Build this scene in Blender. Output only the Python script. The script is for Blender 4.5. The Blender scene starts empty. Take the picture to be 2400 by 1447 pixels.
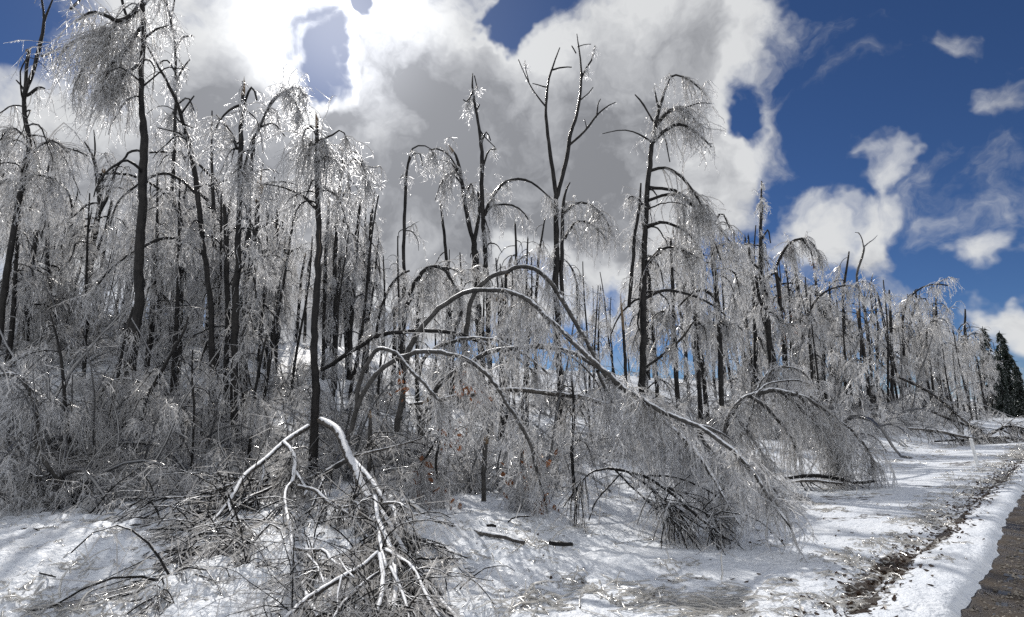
import bpy, math
import numpy as np
from mathutils import Vector

# ---------------------------------------------------------------- camera, sky, sun, exposure
SC = bpy.context.scene
FPX, PW, PH = 1310.0, 2400.0, 1447.0
PITCH = math.radians(10.0)
CAMZ = 1.6
cam_d = bpy.data.cameras.new('camera'); cam_d.sensor_width = 36.0; cam_d.lens = 36.0 * FPX / PW
cam_d.clip_start = 0.05; cam_d.clip_end = 3000
cam = bpy.data.objects.new('camera', cam_d); SC.collection.objects.link(cam)
cam.location = (0, 0, CAMZ); cam.rotation_euler = (math.pi / 2 + PITCH, 0, 0)
SC.camera = cam

def ray(u, v):
    a = (u - PW / 2) / FPX; b = (PH / 2 - v) / FPX
    return np.array([a, math.cos(PITCH) - b * math.sin(PITCH), math.sin(PITCH) + b * math.cos(PITCH)])

SUN = ray(790, 40); SUN = SUN / np.linalg.norm(SUN)
SUN_EL = math.asin(SUN[2]); SUN_AZ = math.atan2(SUN[0], SUN[1])      # azimuth from +Y towards +X

sl = bpy.data.lights.new('sun', 'SUN'); sl.energy = 3.5; sl.angle = math.radians(0.5); sl.color = (1.0, 0.955, 0.89)
so = bpy.data.objects.new('sun', sl); SC.collection.objects.link(so)
so.rotation_euler = Vector((-SUN[0], -SUN[1], -SUN[2])).to_track_quat('-Z', 'Y').to_euler()

def build_world():
    w = bpy.data.worlds.new('World'); SC.world = w; w.use_nodes = True
    nt = w.node_tree; N = nt.nodes; L = nt.links; N.clear()
    def nd(t, **k):
        n = N.new(t)
        for a, b in k.items(): setattr(n, a, b)
        return n
    def put(s, v):
        if hasattr(v, 'is_output'): L.new(v, s)
        else: s.default_value = v
    def M(op, a, b=0.0, c=None, clamp=False):
        n = nd('ShaderNodeMath', operation=op, use_clamp=clamp); put(n.inputs[0], a); put(n.inputs[1], b)
        if c is not None: put(n.inputs[2], c)
        return n.outputs[0]
    def VM(op, a, b=None, s=None):
        n = nd('ShaderNodeVectorMath', operation=op); put(n.inputs[0], a)
        if b is not None: put(n.inputs[1], b)
        if s is not None: put(n.inputs['Scale'], s)
        return n.outputs['Value'] if op in ('DOT_PRODUCT', 'LENGTH') else n.outputs[0]
    def MR(x, a, b, c=0.0, d=1.0, kind='SMOOTHSTEP'):
        n = nd('ShaderNodeMapRange', interpolation_type=kind)
        for s, v in zip(('Value', 'From Min', 'From Max', 'To Min', 'To Max'), (x, a, b, c, d)): put(n.inputs[s], v)
        return n.outputs[0]
    def NZ(vec, scale, detail, rough=0.55, dist=0.0):
        n = nd('ShaderNodeTexNoise'); put(n.inputs['Vector'], vec)
        n.inputs['Scale'].default_value = scale; n.inputs['Detail'].default_value = detail
        n.inputs['Roughness'].default_value = rough; n.inputs['Distortion'].default_value = dist
        return n
    def MIX(f, a, b):
        n = nd('ShaderNodeMix', data_type='RGBA'); put(n.inputs[0], f); put(n.inputs[6], a); put(n.inputs[7], b)
        return n.outputs[2]
    tc = nd('ShaderNodeTexCoord'); D = VM('NORMALIZE', tc.outputs['Generated'])
    sky = nd('ShaderNodeTexSky', sky_type='NISHITA', sun_disc=False)
    sky.sun_elevation = SUN_EL; sky.sun_rotation = SUN_AZ
    sky.altitude = 2500; sky.air_density = 1.0; sky.dust_density = 0.35; sky.ozone_density = 3.5
    # warped direction for the cloud layer
    wn = NZ(D, 4.0, 5, 0.56)
    off = VM('SCALE', VM('SUBTRACT', wn.outputs['Color'], (0.5, 0.5, 0.5)), s=0.30)
    DW = VM('ADD', D, off)
    DWn = VM('NORMALIZE', DW)
    blobs = [  # pixel of the photograph, radius in pixels, weight: where the clouds and the gaps stand in the sky
        (560, 90, 330, 1.1), (620, 360, 360, 1.2), (960, 90, 300, 1.0), (1000, 360, 360, 1.4), (1300, 360, 360, 1.3), (420, 250, 260, .5),
        (1480, 150, 330, 1.2), (1640, 60, 250, .9), (1570, 380, 250, .9), (1800, 290, 170, .8), (1740, 90, 190, .5), (1660, 260, 200, .4),
        (1000, 570, 280, 1.1), (1250, 520, 300, 1.0), (1130, 620, 200, .5), (560, 560, 300, 1.0), (800, 560, 240, .8), (80, 380, 280, .9), (330, 430, 300, 1.0), (1450, 540, 240, 1.0), (1680, 450, 150, .8), (200, 620, 300, .8),
        (2262, 200, 100, .62), (2070, 385, 85, .62), (1880, 455, 80, .70), (1985, 545, 140, .8), (2085, 505, 110, .7), (2060, 615, 110, .7), (1890, 550, 110, .5),
        (2385, 770, 110, 1.2), (2345, 590, 95, .75), (2040, 140, 100, .5), (2215, 40, 75, .5), (1990, 350, 60, .35), (2190, 350, 60, .35), (2240, 500, 70, .25),
        (700, 680, 160, .6), (800, 800, 200, .7), (2135, 715, 90, .6), (1000, 760, 160, .5),
        (765, 135, 140, -1.5), (810, 180, 95, -1.0), (725, 195, 80, -.9), (860, 100, 60, -.6), (520, 270, 170, .6), (450, 120, 150, .4), (895, 12, 50, -1.5), (1195, 45, 65, -1.3), (1755, 190, 110, -1.0), (1790, 240, 70, -.7), (1310, 440, 80, -.8), (1385, 600, 110, -1.2),
        (20, 60, 140, -1.4), (920, 660, 120, -.9), (720, 620, 90, -.6), (1255, 620, 90, -.8), (2010, 250, 140, -.4), (2200, 320, 100, -.3)]
    acc = None
    for (u, v, r, wgt) in blobs:
        if wgt == 0: continue
        v = v + 30
        d = ray(u, v); d = d / np.linalg.norm(d)
        e = ray(u + r, v); e = e / np.linalg.norm(e)
        x = VM('DOT_PRODUCT', DWn, tuple(float(q) for q in d))
        m = MR(x, float(np.dot(d, e)), 1.0, 0.0, wgt)
        acc = m if acc is None else M('ADD', acc, m)
    # away from the part of the sky in the picture: noise cloud, its cover raised as added fill light
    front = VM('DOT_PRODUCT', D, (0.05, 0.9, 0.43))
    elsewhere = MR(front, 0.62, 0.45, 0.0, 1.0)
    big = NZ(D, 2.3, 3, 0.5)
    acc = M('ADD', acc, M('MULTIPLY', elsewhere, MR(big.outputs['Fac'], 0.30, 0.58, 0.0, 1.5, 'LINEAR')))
    f1 = NZ(DW, 5.5, 9, 0.58)
    f2 = NZ(DW, 17.0, 8, 0.6)
    fb = M('ADD', M('MULTIPLY', M('SUBTRACT', f1.outputs['Fac'], 0.5), 2.3), M('MULTIPLY', M('SUBTRACT', f2.outputs['Fac'], 0.5), 1.0))
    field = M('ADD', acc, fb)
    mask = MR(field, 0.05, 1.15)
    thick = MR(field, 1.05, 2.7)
    # self shading: cloud water between the point and the sun
    DS = VM('ADD', DW, tuple(float(q) * 0.10 for q in SUN))
    f3 = NZ(DS, 5.5, 6, 0.6)
    relief = M('SUBTRACT', f1.outputs['Fac'], f3.outputs['Fac'])
    sd = VM('DOT_PRODUCT', D, tuple(float(q) for q in SUN))
    near = M('POWER', MR(sd, 0.84, 1.0, 0, 1, 'LINEAR'), 2.5)
    core = M('POWER', MR(sd, 0.976, 1.0, 0, 1, 'LINEAR'), 2.6)
    f4 = NZ(DW, 3.4, 6, 0.55)
    shade = M('ADD', thick, M('MULTIPLY', M('SUBTRACT', f4.outputs['Fac'], 0.5), 2.7), clamp=True)
    shade = M('SUBTRACT', shade, M('MULTIPLY', relief, 1.9), clamp=True)
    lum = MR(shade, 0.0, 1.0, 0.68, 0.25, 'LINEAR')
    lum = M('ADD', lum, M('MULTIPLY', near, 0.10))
    lum = M('ADD', lum, MR(sd, 0.25, -0.6, 0.0, 0.45))          # unseen front-lit clouds opposite the sun, brightened as added fill
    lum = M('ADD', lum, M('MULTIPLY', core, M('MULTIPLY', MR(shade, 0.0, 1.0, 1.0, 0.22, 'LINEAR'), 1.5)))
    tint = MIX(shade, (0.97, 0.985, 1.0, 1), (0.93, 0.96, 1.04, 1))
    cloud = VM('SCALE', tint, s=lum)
    skyc = VM('MULTIPLY', sky.outputs[0], (0.030, 0.0395, 0.0535))
    glow = VM('SCALE', (1.0, 0.98, 0.95), s=M('ADD', M('MULTIPLY', core, 0.35), M('MULTIPLY', near, 0.07)))
    skyc = VM('ADD', skyc, glow)
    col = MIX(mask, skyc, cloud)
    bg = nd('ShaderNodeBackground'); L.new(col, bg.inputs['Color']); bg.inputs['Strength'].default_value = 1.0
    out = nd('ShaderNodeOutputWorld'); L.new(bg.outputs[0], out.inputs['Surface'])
    w.cycles.sampling_method = 'MANUAL'; w.cycles.sample_map_resolution = 1024
build_world()
SC.view_settings.view_transform = 'Standard'; SC.view_settings.look = 'None'
SC.view_settings.exposure = 0.1; SC.view_settings.gamma = 1.0; SC.view_settings.use_curve_mapping = False
cy = SC.cycles
cy.max_bounces = 5; cy.diffuse_bounces = 2; cy.glossy_bounces = 2; cy.transmission_bounces = 6; cy.transparent_max_bounces = 8
cy.sample_clamp_indirect = 4.0; cy.caustics_reflective = False; cy.caustics_refractive = False
cy.use_denoising = False

# ---------------------------------------------------------------- terrain
R2 = math.sqrt(2.0)
RNG = np.random.default_rng(7)

def sstep(x):
    x = np.clip(x, 0, 1); return x * x * (3 - 2 * x)

def vnoise(x, y, seed=0):
    xi = np.floor(x).astype(np.int64); yi = np.floor(y).astype(np.int64)
    fx = x - xi; fy = y - yi; fx = fx * fx * (3 - 2 * fx); fy = fy * fy * (3 - 2 * fy)
    def h(a, b):
        n = (a * 374761393 + b * 668265263 + seed * 1274126177) & 0xffffffff
        n = ((n ^ (n >> 13)) * 1274126177) & 0xffffffff
        return ((n ^ (n >> 16)) & 0xffff) / 65535.0
    return (h(xi, yi) * (1 - fx) + h(xi + 1, yi) * fx) * (1 - fy) + (h(xi, yi + 1) * (1 - fx) + h(xi + 1, yi + 1) * fx) * fy

def fbm(x, y, octv=4, seed=0, gain=0.5):
    a = 1.0; s = 0; tot = 0
    for k in range(octv):
        s = s + a * (vnoise(x * 2 ** k + 17.3 * k, y * 2 ** k - 9.1 * k, seed + k) - 0.5); tot += a; a *= gain
    return s / tot

def hgt(x, y):
    x = np.asarray(x, float); y = np.asarray(y, float)
    t = (y - x) / R2; s = (x + y) / R2
    left = sstep((-x + 5) / 40)
    hill = (4.9 + 1.5 * left) * sstep((t - 10) / 25) - 0.06 * np.clip(t - 40, 0, 200)
    ditch = -0.22 * np.exp(-((t - 4.5) / 2.2) ** 2)
    return hill + ditch + 0.5 * fbm(x * .16, y * .16, 3, 3) * sstep((t - 2) / 6)

def ST(s, t): return (s - t) / R2, (s + t) / R2          # along the road, across it -> x, y

def at(u, v, Y):
    r = ray(u, v); return np.array([0, 0, CAMZ]) + r * (Y / r[1])

def ghit(u, v, ymax=160):
    r = ray(u, v); r = r / r[1]
    Y = np.geomspace(2.0, ymax, 1500)
    z = CAMZ + r[2] * Y
    h = hgt(r[0] * Y, Y)
    k = np.argmax(z <= h) if np.any(z <= h) else len(Y) - 1
    return Y[k]

# ---------------------------------------------------------------- materials
def mat(name, fn):
    m = bpy.data.materials.new(name); m.use_nodes = True
    nt = m.node_tree; nt.nodes.clear()
    def nd(t, **k):
        n = nt.nodes.new(t)
        for a, b in k.items(): setattr(n, a, b)
        return n
    def ln(a, b): nt.links.new(a, b)
    sh = fn(nd, ln)
    o = nd('ShaderNodeOutputMaterial'); ln(sh, o.inputs['Surface'])
    return m

def noise(nd, ln, scale, detail=4, rough=.55, vec=None, stretch=None):
    n = nd('ShaderNodeTexNoise'); n.inputs['Scale'].default_value = scale; n.inputs['Detail'].default_value = detail; n.inputs['Roughness'].default_value = rough
    tc = nd('ShaderNodeTexCoord')
    src = tc.outputs['Object']
    if stretch:
        mp = nd('ShaderNodeMapping'); mp.inputs['Scale'].default_value = stretch; ln(src, mp.inputs['Vector']); src = mp.outputs[0]
    ln(src, n.inputs['Vector'])
    return n
def ramp(nd, ln, src, stops):
    r = nd('ShaderNodeValToRGB'); ln(src, r.inputs[0]); e = r.color_ramp.elements
    while len(e) < len(stops): e.new(0.5)
    for k, (p, c) in enumerate(stops): e[k].position = p; e[k].color = (*c, 1) if len(c) == 3 else c
    return r.outputs[0]
def bump(nd, ln, src, strength, dist):
    b = nd('ShaderNodeBump'); b.inputs['Strength'].default_value = strength; b.inputs['Distance'].default_value = dist
    ln(src, b.inputs['Height']); return b.outputs[0]
def principled(nd, ln, col, rough=.6, normal=None, coat=0, spec=.5):
    p = nd('ShaderNodeBsdfPrincipled')
    if hasattr(col, 'is_output'): ln(col, p.inputs['Base Color'])
    else: p.inputs['Base Color'].default_value = (*col, 1)
    if hasattr(rough, 'is_output'): ln(rough, p.inputs['Roughness'])
    else: p.inputs['Roughness'].default_value = rough
    p.inputs['Specular IOR Level'].default_value = spec
    p.inputs['Coat Weight'].default_value = coat; p.inputs['Coat Roughness'].default_value = .12; p.inputs['Coat IOR'].default_value = 1.31
    if normal is not None: ln(normal, p.inputs['Normal']); ln(normal, p.inputs['Coat Normal'])
    return p.outputs[0]
def snowtop(nd, ln, base, lo, hi, scale=9.0, col=(.86, .88, .92)):
    """snow and rime lying on upward faces of a limb"""
    g = nd('ShaderNodeNewGeometry'); sx = nd('ShaderNodeSeparateXYZ'); ln(g.outputs['Normal'], sx.inputs[0])
    n = noise(nd, ln, scale, 4, .65)
    a = nd('ShaderNodeMath', operation='MULTIPLY_ADD'); ln(n.outputs['Fac'], a.inputs[0]); a.inputs[1].default_value = 1.3; ln(sx.outputs['Z'], a.inputs[2])
    mr = nd('ShaderNodeMapRange', interpolation_type='SMOOTHSTEP'); ln(a.outputs[0], mr.inputs['Value']); mr.inputs['From Min'].default_value = lo; mr.inputs['From Max'].default_value = hi
    nb = noise(nd, ln, 40, 4, .6)
    s = principled(nd, ln, col, .55, bump(nd, ln, nb.outputs['Fac'], .5, .01))
    mx = nd('ShaderNodeMixShader'); ln(mr.outputs[0], mx.inputs[0]); ln(base, mx.inputs[1]); ln(s, mx.inputs[2])
    return mx.outputs[0]

def m_bark(c0, c1, st=(14, 14, 2.2), snow=None, coat=.35, bs=.8):
    def f(nd, ln):
        n = noise(nd, ln, 1.0, 6, .65, stretch=st)
        n2 = noise(nd, ln, 3.0, 4, .6)
        mx = nd('ShaderNodeMath', operation='MULTIPLY'); ln(n.outputs['Fac'], mx.inputs[0]); ln(n2.outputs['Fac'], mx.inputs[1])
        c = ramp(nd, ln, mx.outputs[0], [(.12, c0), (.42, c1)])
        p = principled(nd, ln, c, .7, bump(nd, ln, n.outputs['Fac'], bs, .03), coat, .18)
        return snowtop(nd, ln, p, *snow) if snow else p
    return f
MAT = {}
MAT['bark'] = mat('dark_wet_bark', m_bark((.004, .004, .005), (.04, .037, .035), snow=(1.46, 1.8, 9.0), coat=.12))
MAT['bark_grey'] = mat('grey_bark', m_bark((.025, .024, .023), (.13, .123, .117), (10, 10, 10), snow=(1.08, 1.4, 10.0), coat=.15))
MAT['limb_snow'] = mat('snow_laden_bark', m_bark((.03, .027, .025), (.20, .18, .16), (8, 8, 14), snow=(1.10, 1.3, 12.0), coat=.1, bs=.7))
MAT['twig_dark'] = mat('dark_twig_bark', m_bark((.006, .006, .006), (.028, .025, .024), (20, 20, 20), snow=(1.38, 1.7, 14.0), coat=.25))
MAT['wood'] = mat('splintered_wood', m_bark((.14, .10, .065), (.36, .27, .18), (40, 40, 3), coat=0))

def m_ice(dif, trans, glo, rough, w_t=.5, w_g=.28, w_r=0.0, r_rough=.35, refr=(.96, .97, 1.0), w_x=0.0):
    """diffuse core + light passing through (scattered and refracted forwards) + gloss"""
    def f(nd, ln):
        d = nd('ShaderNodeBsdfDiffuse'); d.inputs['Color'].default_value = (*dif, 1)
        t = nd('ShaderNodeBsdfTranslucent'); t.inputs['Color'].default_value = (*trans, 1)
        g = nd('ShaderNodeBsdfGlossy'); g.inputs['Color'].default_value = (*glo, 1); g.inputs['Roughness'].default_value = rough
        a = nd('ShaderNodeMixShader'); a.inputs[0].default_value = w_t; ln(d.outputs[0], a.inputs[1]); ln(t.outputs[0], a.inputs[2])
        b = nd('ShaderNodeMixShader'); b.inputs[0].default_value = w_g; ln(a.outputs[0], b.inputs[1]); ln(g.outputs[0], b.inputs[2])
        if w_x:
            x = nd('ShaderNodeBsdfTransparent'); y = nd('ShaderNodeMixShader'); y.inputs[0].default_value = w_x; ln(b.outputs[0], y.inputs[1]); ln(x.outputs[0], y.inputs[2]); b = y
        if not w_r: return b.outputs[0]
        r = nd('ShaderNodeBsdfRefraction'); r.inputs['Color'].default_value = (*refr, 1); r.inputs['Roughness'].default_value = r_rough; r.inputs['IOR'].default_value = 1.31
        c = nd('ShaderNodeMixShader'); c.inputs[0].default_value = w_r; ln(b.outputs[0], c.inputs[1]); ln(r.outputs[0], c.inputs[2])
        return c.outputs[0]
    return f
MAT['ice'] = mat('clear_ice', m_ice((.91, .915, .93), (.99, .99, .995), (1, 1, 1), .30, .68, .17, .08, .42, w_x=.5))
MAT['ice_twig'] = mat('ice_coated_twig', m_ice((.50, .475, .45), (.93, .915, .90), (1, 1, 1), .32, .55, .26, 0, .4, w_x=.5))
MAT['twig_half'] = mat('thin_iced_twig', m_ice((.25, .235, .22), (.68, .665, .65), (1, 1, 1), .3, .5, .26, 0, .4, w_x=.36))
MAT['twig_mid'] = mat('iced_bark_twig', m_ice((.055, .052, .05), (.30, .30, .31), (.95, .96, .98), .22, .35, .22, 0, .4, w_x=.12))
MAT['ice_grass'] = mat('ice_coated_grass', m_ice((.60, .58, .54), (.82, .80, .76), (1, 1, 1), .22, .5, .28, w_x=.32))
MAT['leaf'] = mat('dead_oak_leaf', m_ice((.20, .075, .03), (.25, .09, .03), (.5, .45, .4), .3, .5, .12))
MAT['litter'] = mat('wet_leaf_litter', m_ice((.055, .032, .02), (.05, .03, .02), (.5, .5, .5), .3, .3, .10))
MAT['needle'] = mat('evergreen_needles', m_ice((.022, .032, .024), (.03, .045, .03), (.7, .75, .78), .25, .35, .05))
MAT['needle_ice'] = mat('iced_needles', m_ice((.20, .22, .22), (.35, .38, .38), (.8, .83, .87), .2, .5, .25))
MAT['post'] = mat('white_post_plastic', lambda nd, ln: principled(nd, ln, ramp(nd, ln, noise(nd, ln, 8, 4).outputs['Fac'], [(.3, (.62, .63, .64)), (.7, (.82, .83, .84))]), .4))

def m_ground(nd, ln):
    tc = nd('ShaderNodeTexCoord')
    at_ = nd('ShaderNodeAttribute', attribute_name='bare')
    n1 = noise(nd, ln, 8, 4, .55); n2 = noise(nd, ln, 26, 3, .55); n3 = noise(nd, ln, 1.2, 4, .5)
    sc = ramp(nd, ln, n3.outputs['Fac'], [(.3, (.72, .765, .835)), (.7, (.80, .83, .875))])
    ng = noise(nd, ln, 60, 5, .7)
    dirt = ramp(nd, ln, ng.outputs['Fac'], [(.3, (.018, .012, .008)), (.55, (.06, .042, .028)), (.75, (.13, .095, .065))])
    a = nd('ShaderNodeMath', operation='MULTIPLY_ADD'); ln(n1.outputs['Fac'], a.inputs[0]); a.inputs[1].default_value = 1.1; ln(at_.outputs['Fac'], a.inputs[2])
    a2 = nd('ShaderNodeMath', operation='MULTIPLY_ADD'); ln(n2.outputs['Fac'], a2.inputs[0]); a2.inputs[1].default_value = .5; ln(a.outputs[0], a2.inputs[2])
    mr = nd('ShaderNodeMapRange', interpolation_type='SMOOTHSTEP'); ln(a2.outputs[0], mr.inputs['Value']); mr.inputs['From Min'].default_value = 1.24; mr.inputs['From Max'].default_value = 1.42
    mxh = nd('ShaderNodeMath', operation='MULTIPLY_ADD'); ln(n2.outputs['Fac'], mxh.inputs[0]); mxh.inputs[1].default_value = .35; ln(n1.outputs['Fac'], mxh.inputs[2])
    bp = bump(nd, ln, mxh.outputs[0], .85, .07)
    s = nd('ShaderNodeBsdfPrincipled'); ln(sc, s.inputs['Base Color']); s.inputs['Roughness'].default_value = .6; ln(bp, s.inputs['Normal'])
    s.inputs['Specular IOR Level'].default_value = .25
    d = principled(nd, ln, dirt, .6, bump(nd, ln, ng.outputs['Fac'], 1.0, .03), .1)
    mx = nd('ShaderNodeMixShader'); ln(mr.outputs[0], mx.inputs[0]); ln(s.outputs[0], mx.inputs[1]); ln(d, mx.inputs[2])
    return mx.outputs[0]
MAT['snow'] = mat('crusted_snow', m_ground)

def m_asphalt(nd, ln):
    n = noise(nd, ln, 90, 6, .7); n2 = noise(nd, ln, 1.6, 5, .6)
    c = ramp(nd, ln, n.outputs['Fac'], [(.3, (.20, .19, .175)), (.7, (.38, .36, .33))])
    c2 = ramp(nd, ln, n2.outputs['Fac'], [(.35, (.62, .6, .58)), (.65, (1, 1, 1))])
    mu = nd('ShaderNodeMix', data_type='RGBA', blend_type='MULTIPLY'); mu.inputs[0].default_value = 1; ln(c, mu.inputs[6]); ln(c2, mu.inputs[7])
    vo = nd('ShaderNodeTexVoronoi', feature='DISTANCE_TO_EDGE'); vo.inputs['Scale'].default_value = 1.7
    tc = nd('ShaderNodeTexCoord'); wn = noise(nd, ln, 4, 3)
    ad = nd('ShaderNodeVectorMath', operation='MULTIPLY_ADD'); ln(wn.outputs['Color'], ad.inputs[0]); ad.inputs[1].default_value = (.35, .35, .35); ln(tc.outputs['Object'], ad.inputs[2]); ln(ad.outputs[0], vo.inputs['Vector'])
    cr = nd('ShaderNodeMapRange'); ln(vo.outputs['Distance'], cr.inputs['Value']); cr.inputs['From Min'].default_value = .004; cr.inputs['From Max'].default_value = .016
    mk = nd('ShaderNodeMix', data_type='RGBA'); ln(cr.outputs[0], mk.inputs[0]); mk.inputs[6].default_value = (.03, .028, .026, 1); ln(mu.outputs[2], mk.inputs[7])
    return principled(nd, ln, mk.outputs[2], .7, bump(nd, ln, n.outputs['Fac'], .6, .01))
MAT['asphalt'] = mat('old_asphalt', m_asphalt)
def m_gravel(nd, ln):
    n = noise(nd, ln, 55, 6, .75); n2 = noise(nd, ln, 3, 5, .6)
    c = ramp(nd, ln, n.outputs['Fac'], [(.3, (.022, .016, .011)), (.55, (.085, .063, .043)), (.78, (.22, .175, .13))])
    c2 = ramp(nd, ln, n2.outputs['Fac'], [(.35, (.45, .42, .4)), (.65, (1, 1, 1))])
    mu = nd('ShaderNodeMix', data_type='RGBA', blend_type='MULTIPLY'); mu.inputs[0].default_value = 1; ln(c, mu.inputs[6]); ln(c2, mu.inputs[7])
    rr = ramp(nd, ln, n2.outputs['Fac'], [(.4, (.35, .35, .35)), (.65, (.85, .85, .85))])
    return principled(nd, ln, mu.outputs[2], rr, bump(nd, ln, n.outputs['Fac'], 1.0, .025))
MAT['gravel'] = mat('wet_gravel', m_gravel)
MAT['stone'] = mat('gravel_stone', lambda nd, ln: principled(nd, ln, ramp(nd, ln, noise(nd, ln, 3, 2).outputs['Fac'], [(.35, (.06, .05, .04)), (.65, (.30, .27, .23))]), .6))
MAT['tar'] = mat('crack_sealant', lambda nd, ln: principled(nd, ln, ramp(nd, ln, noise(nd, ln, 12, 4).outputs['Fac'], [(.3, (.055, .057, .06)), (.7, (.095, .098, .105))]), .45))

# ---------------------------------------------------------------- mesh helpers
TRIS = [0]
def nrm(a, ax=-1): return a / np.maximum(np.linalg.norm(a, axis=ax, keepdims=True), 1e-9)

class MB:
    def __init__(self): self.v = []; self.q = []; self.t = []; self.n = 0
    def add(self, v, q=None, t=None):
        v = np.asarray(v, float).reshape(-1, 3); self.v.append(v)
        if q is not None and len(q): self.q.append(np.asarray(q) + self.n)
        if t is not None and len(t): self.t.append(np.asarray(t) + self.n)
        self.n += len(v)
    def tubes(self, P, R, sides=4, cap=True):
        """P (N,M,3) paths, R (N,M) radii"""
        P = np.asarray(P, float); R = np.asarray(R, float)
        if P.ndim == 2: P = P[None]; R = R[None]
        if len(P) == 0: return
        N, Mn, _ = P.shape
        T = nrm(np.gradient(P, axis=1))
        a = nrm(P[:, Mn // 2] - P[:, 0]); b = nrm(P[:, -1] - P[:, Mn // 2])
        ref = np.cross(a, b); l = np.linalg.norm(ref, axis=1)
        alt = np.cross(a, np.where(np.abs(a[:, 2:3]) > .9, [[1., .2, 0]], [[0, 0, 1.]]))
        ref = np.where((l < .08)[:, None], alt, ref); ref = nrm(ref)
        n1 = nrm(np.cross(T, ref[:, None, :])); n2 = np.cross(T, n1)
        ang = np.arange(sides) * 2 * math.pi / sides
        V = P[:, :, None, :] + R[:, :, None, None] * (np.cos(ang)[None, None, :, None] * n1[:, :, None, :] + np.sin(ang)[None, None, :, None] * n2[:, :, None, :])
        i = np.arange(N)[:, None, None] * Mn * sides; j = np.arange(Mn - 1)[None, :, None] * sides; k = np.arange(sides)[None, None, :]
        k2 = (k + 1) % sides
        q = np.stack([i + j + k, i + j + k2, i + j + sides + k2, i + j + sides + k], -1).reshape(-1, 4)
        tri = None
        if cap and sides == 3:
            e = (np.arange(N) * Mn * sides + (Mn - 1) * sides); tri = np.stack([e, e + 1, e + 2], -1)
        self.add(V, q, tri)
        if cap and sides > 3 and N == 1:
            c = P[0, -1] + T[0, -1] * R[0, -1] * .3; o = self.n - Mn * sides + (Mn - 1) * sides
            self.v.append(c[None]); self.t.append(np.array([[o + k, o + (k + 1) % sides, self.n] for k in range(sides)])); self.n += 1
    def chips(self, P, D, Ln, R, rng):
        """ice drops and icicles: slim bent shards"""
        N = len(P)
        if N == 0: return
        D = nrm(D); a = nrm(np.cross(D, nrm(rng.normal(size=(N, 3))))); b = np.cross(D, a)
        l = Ln[:, None]; r = R[:, None]
        V = np.stack([P - D * l * .12, P + D * l * .3 + r * a, P + D * l * .35 + r * .6 * b, P + D * l * .3 - r * a, P + D * l], 1)
        o = np.arange(N)[:, None] * 5
        t = np.concatenate([o + np.array([[0, 1, 2]]), o + np.array([[0, 2, 3]]), o + np.array([[4, 2, 1]]), o + np.array([[4, 3, 2]])])
        self.add(V, None, t)
    def flakes(self, P, S, rng, curl=.4, nz=None):
        """leaf shaped bent quads with six corners"""
        N = len(P)
        if N == 0: return
        A = rng.normal(size=(N, 3));
        if nz is not None: A[:, 2] *= nz
        A = nrm(A); B = nrm(np.cross(A, nrm(rng.normal(size=(N, 3)) * [1, 1, 1 if nz is None else .3] + [0, 0, 0 if nz is None else 1]))); C = np.cross(A, B)
        s = S[:, None]
        prof = [(-1, 0, 0), (-.4, .5, .3), (.35, .42, .2), (1, 0, -.2), (.35, -.42, .2), (-.4, -.5, .3)]
        V = np.stack([P + s * (a * A + b * B + c * curl * C) for a, b, c in prof], 1)
        o = np.arange(N)[:, None] * 6
        q = np.concatenate([o + np.array([[0, 1, 2, 3]]), o + np.array([[0, 3, 4, 5]])])
        self.add(V, q)
    def shift(self, d):
        self.v = [a - d for a in self.v]; return self
    def mesh(self, name, m, smooth=True):
        v = np.concatenate(self.v) if self.v else np.zeros((0, 3))
        q = np.concatenate(self.q) if self.q else np.zeros((0, 4), int); t = np.concatenate(self.t) if self.t else np.zeros((0, 3), int)
        me = bpy.data.meshes.new(name)
        me.vertices.add(len(v)); me.vertices.foreach_set('co', v.astype(np.float32).ravel())
        me.loops.add(len(q) * 4 + len(t) * 3)
        me.loops.foreach_set('vertex_index', np.concatenate([q.ravel(), t.ravel()]).astype(np.int32))
        me.polygons.add(len(q) + len(t))
        st = np.concatenate([np.arange(len(q)) * 4, len(q) * 4 + np.arange(len(t)) * 3]).astype(np.int32)
        me.polygons.foreach_set('loop_start', st)
        me.polygons.foreach_set('use_smooth', np.full(len(q) + len(t), smooth))
        me.update(calc_edges=True); me.materials.append(MAT[m])
        TRIS[0] += len(q) * 2 + len(t)
        return me

def link(name, data, parent=None):
    o = bpy.data.objects.new(name, data); SC.collection.objects.link(o)
    if parent is not None: o.parent = parent
    return o
def thing(name, label, cat, loc=(0, 0, 0), group=None, rz=0, sc=1.0):
    o = link(name, None); o.location = [float(q) for q in loc]; o.rotation_euler = (0, 0, rz)
    o.scale = (sc, sc, sc) if np.isscalar(sc) else sc
    o.empty_display_size = .2; tag(o, label, cat, group); return o
def tag(o, label, cat=None, group=None, kind=None):
    if label: o['label'] = label
    if cat: o['category'] = cat
    if group: o['group'] = group
    if kind: o['kind'] = kind
    return o

def catmull(pts, n):
    p = np.asarray(pts, float)
    if len(p) == 2: return p[0] + (p[1] - p[0]) * np.linspace(0, 1, n)[:, None]
    q = np.vstack([2 * p[0] - p[1], p, 2 * p[-1] - p[-2]])
    d = np.concatenate([[0], np.cumsum(np.linalg.norm(np.diff(p[:, :2], axis=0), axis=1))]); tt = np.linspace(0, d[-1], n)
    k = np.clip(np.searchsorted(d, tt, side='right') - 1, 0, len(p) - 2)
    f = ((tt - d[k]) / np.maximum(d[k + 1] - d[k], 1e-9))[:, None]
    a, b, c, e = q[k], q[k + 1], q[k + 2], q[k + 3]
    return .5 * (2 * b + (c - a) * f + (2 * a - 5 * b + 4 * c - e) * f * f + (3 * b - a - 3 * c + e) * f ** 3)

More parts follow.
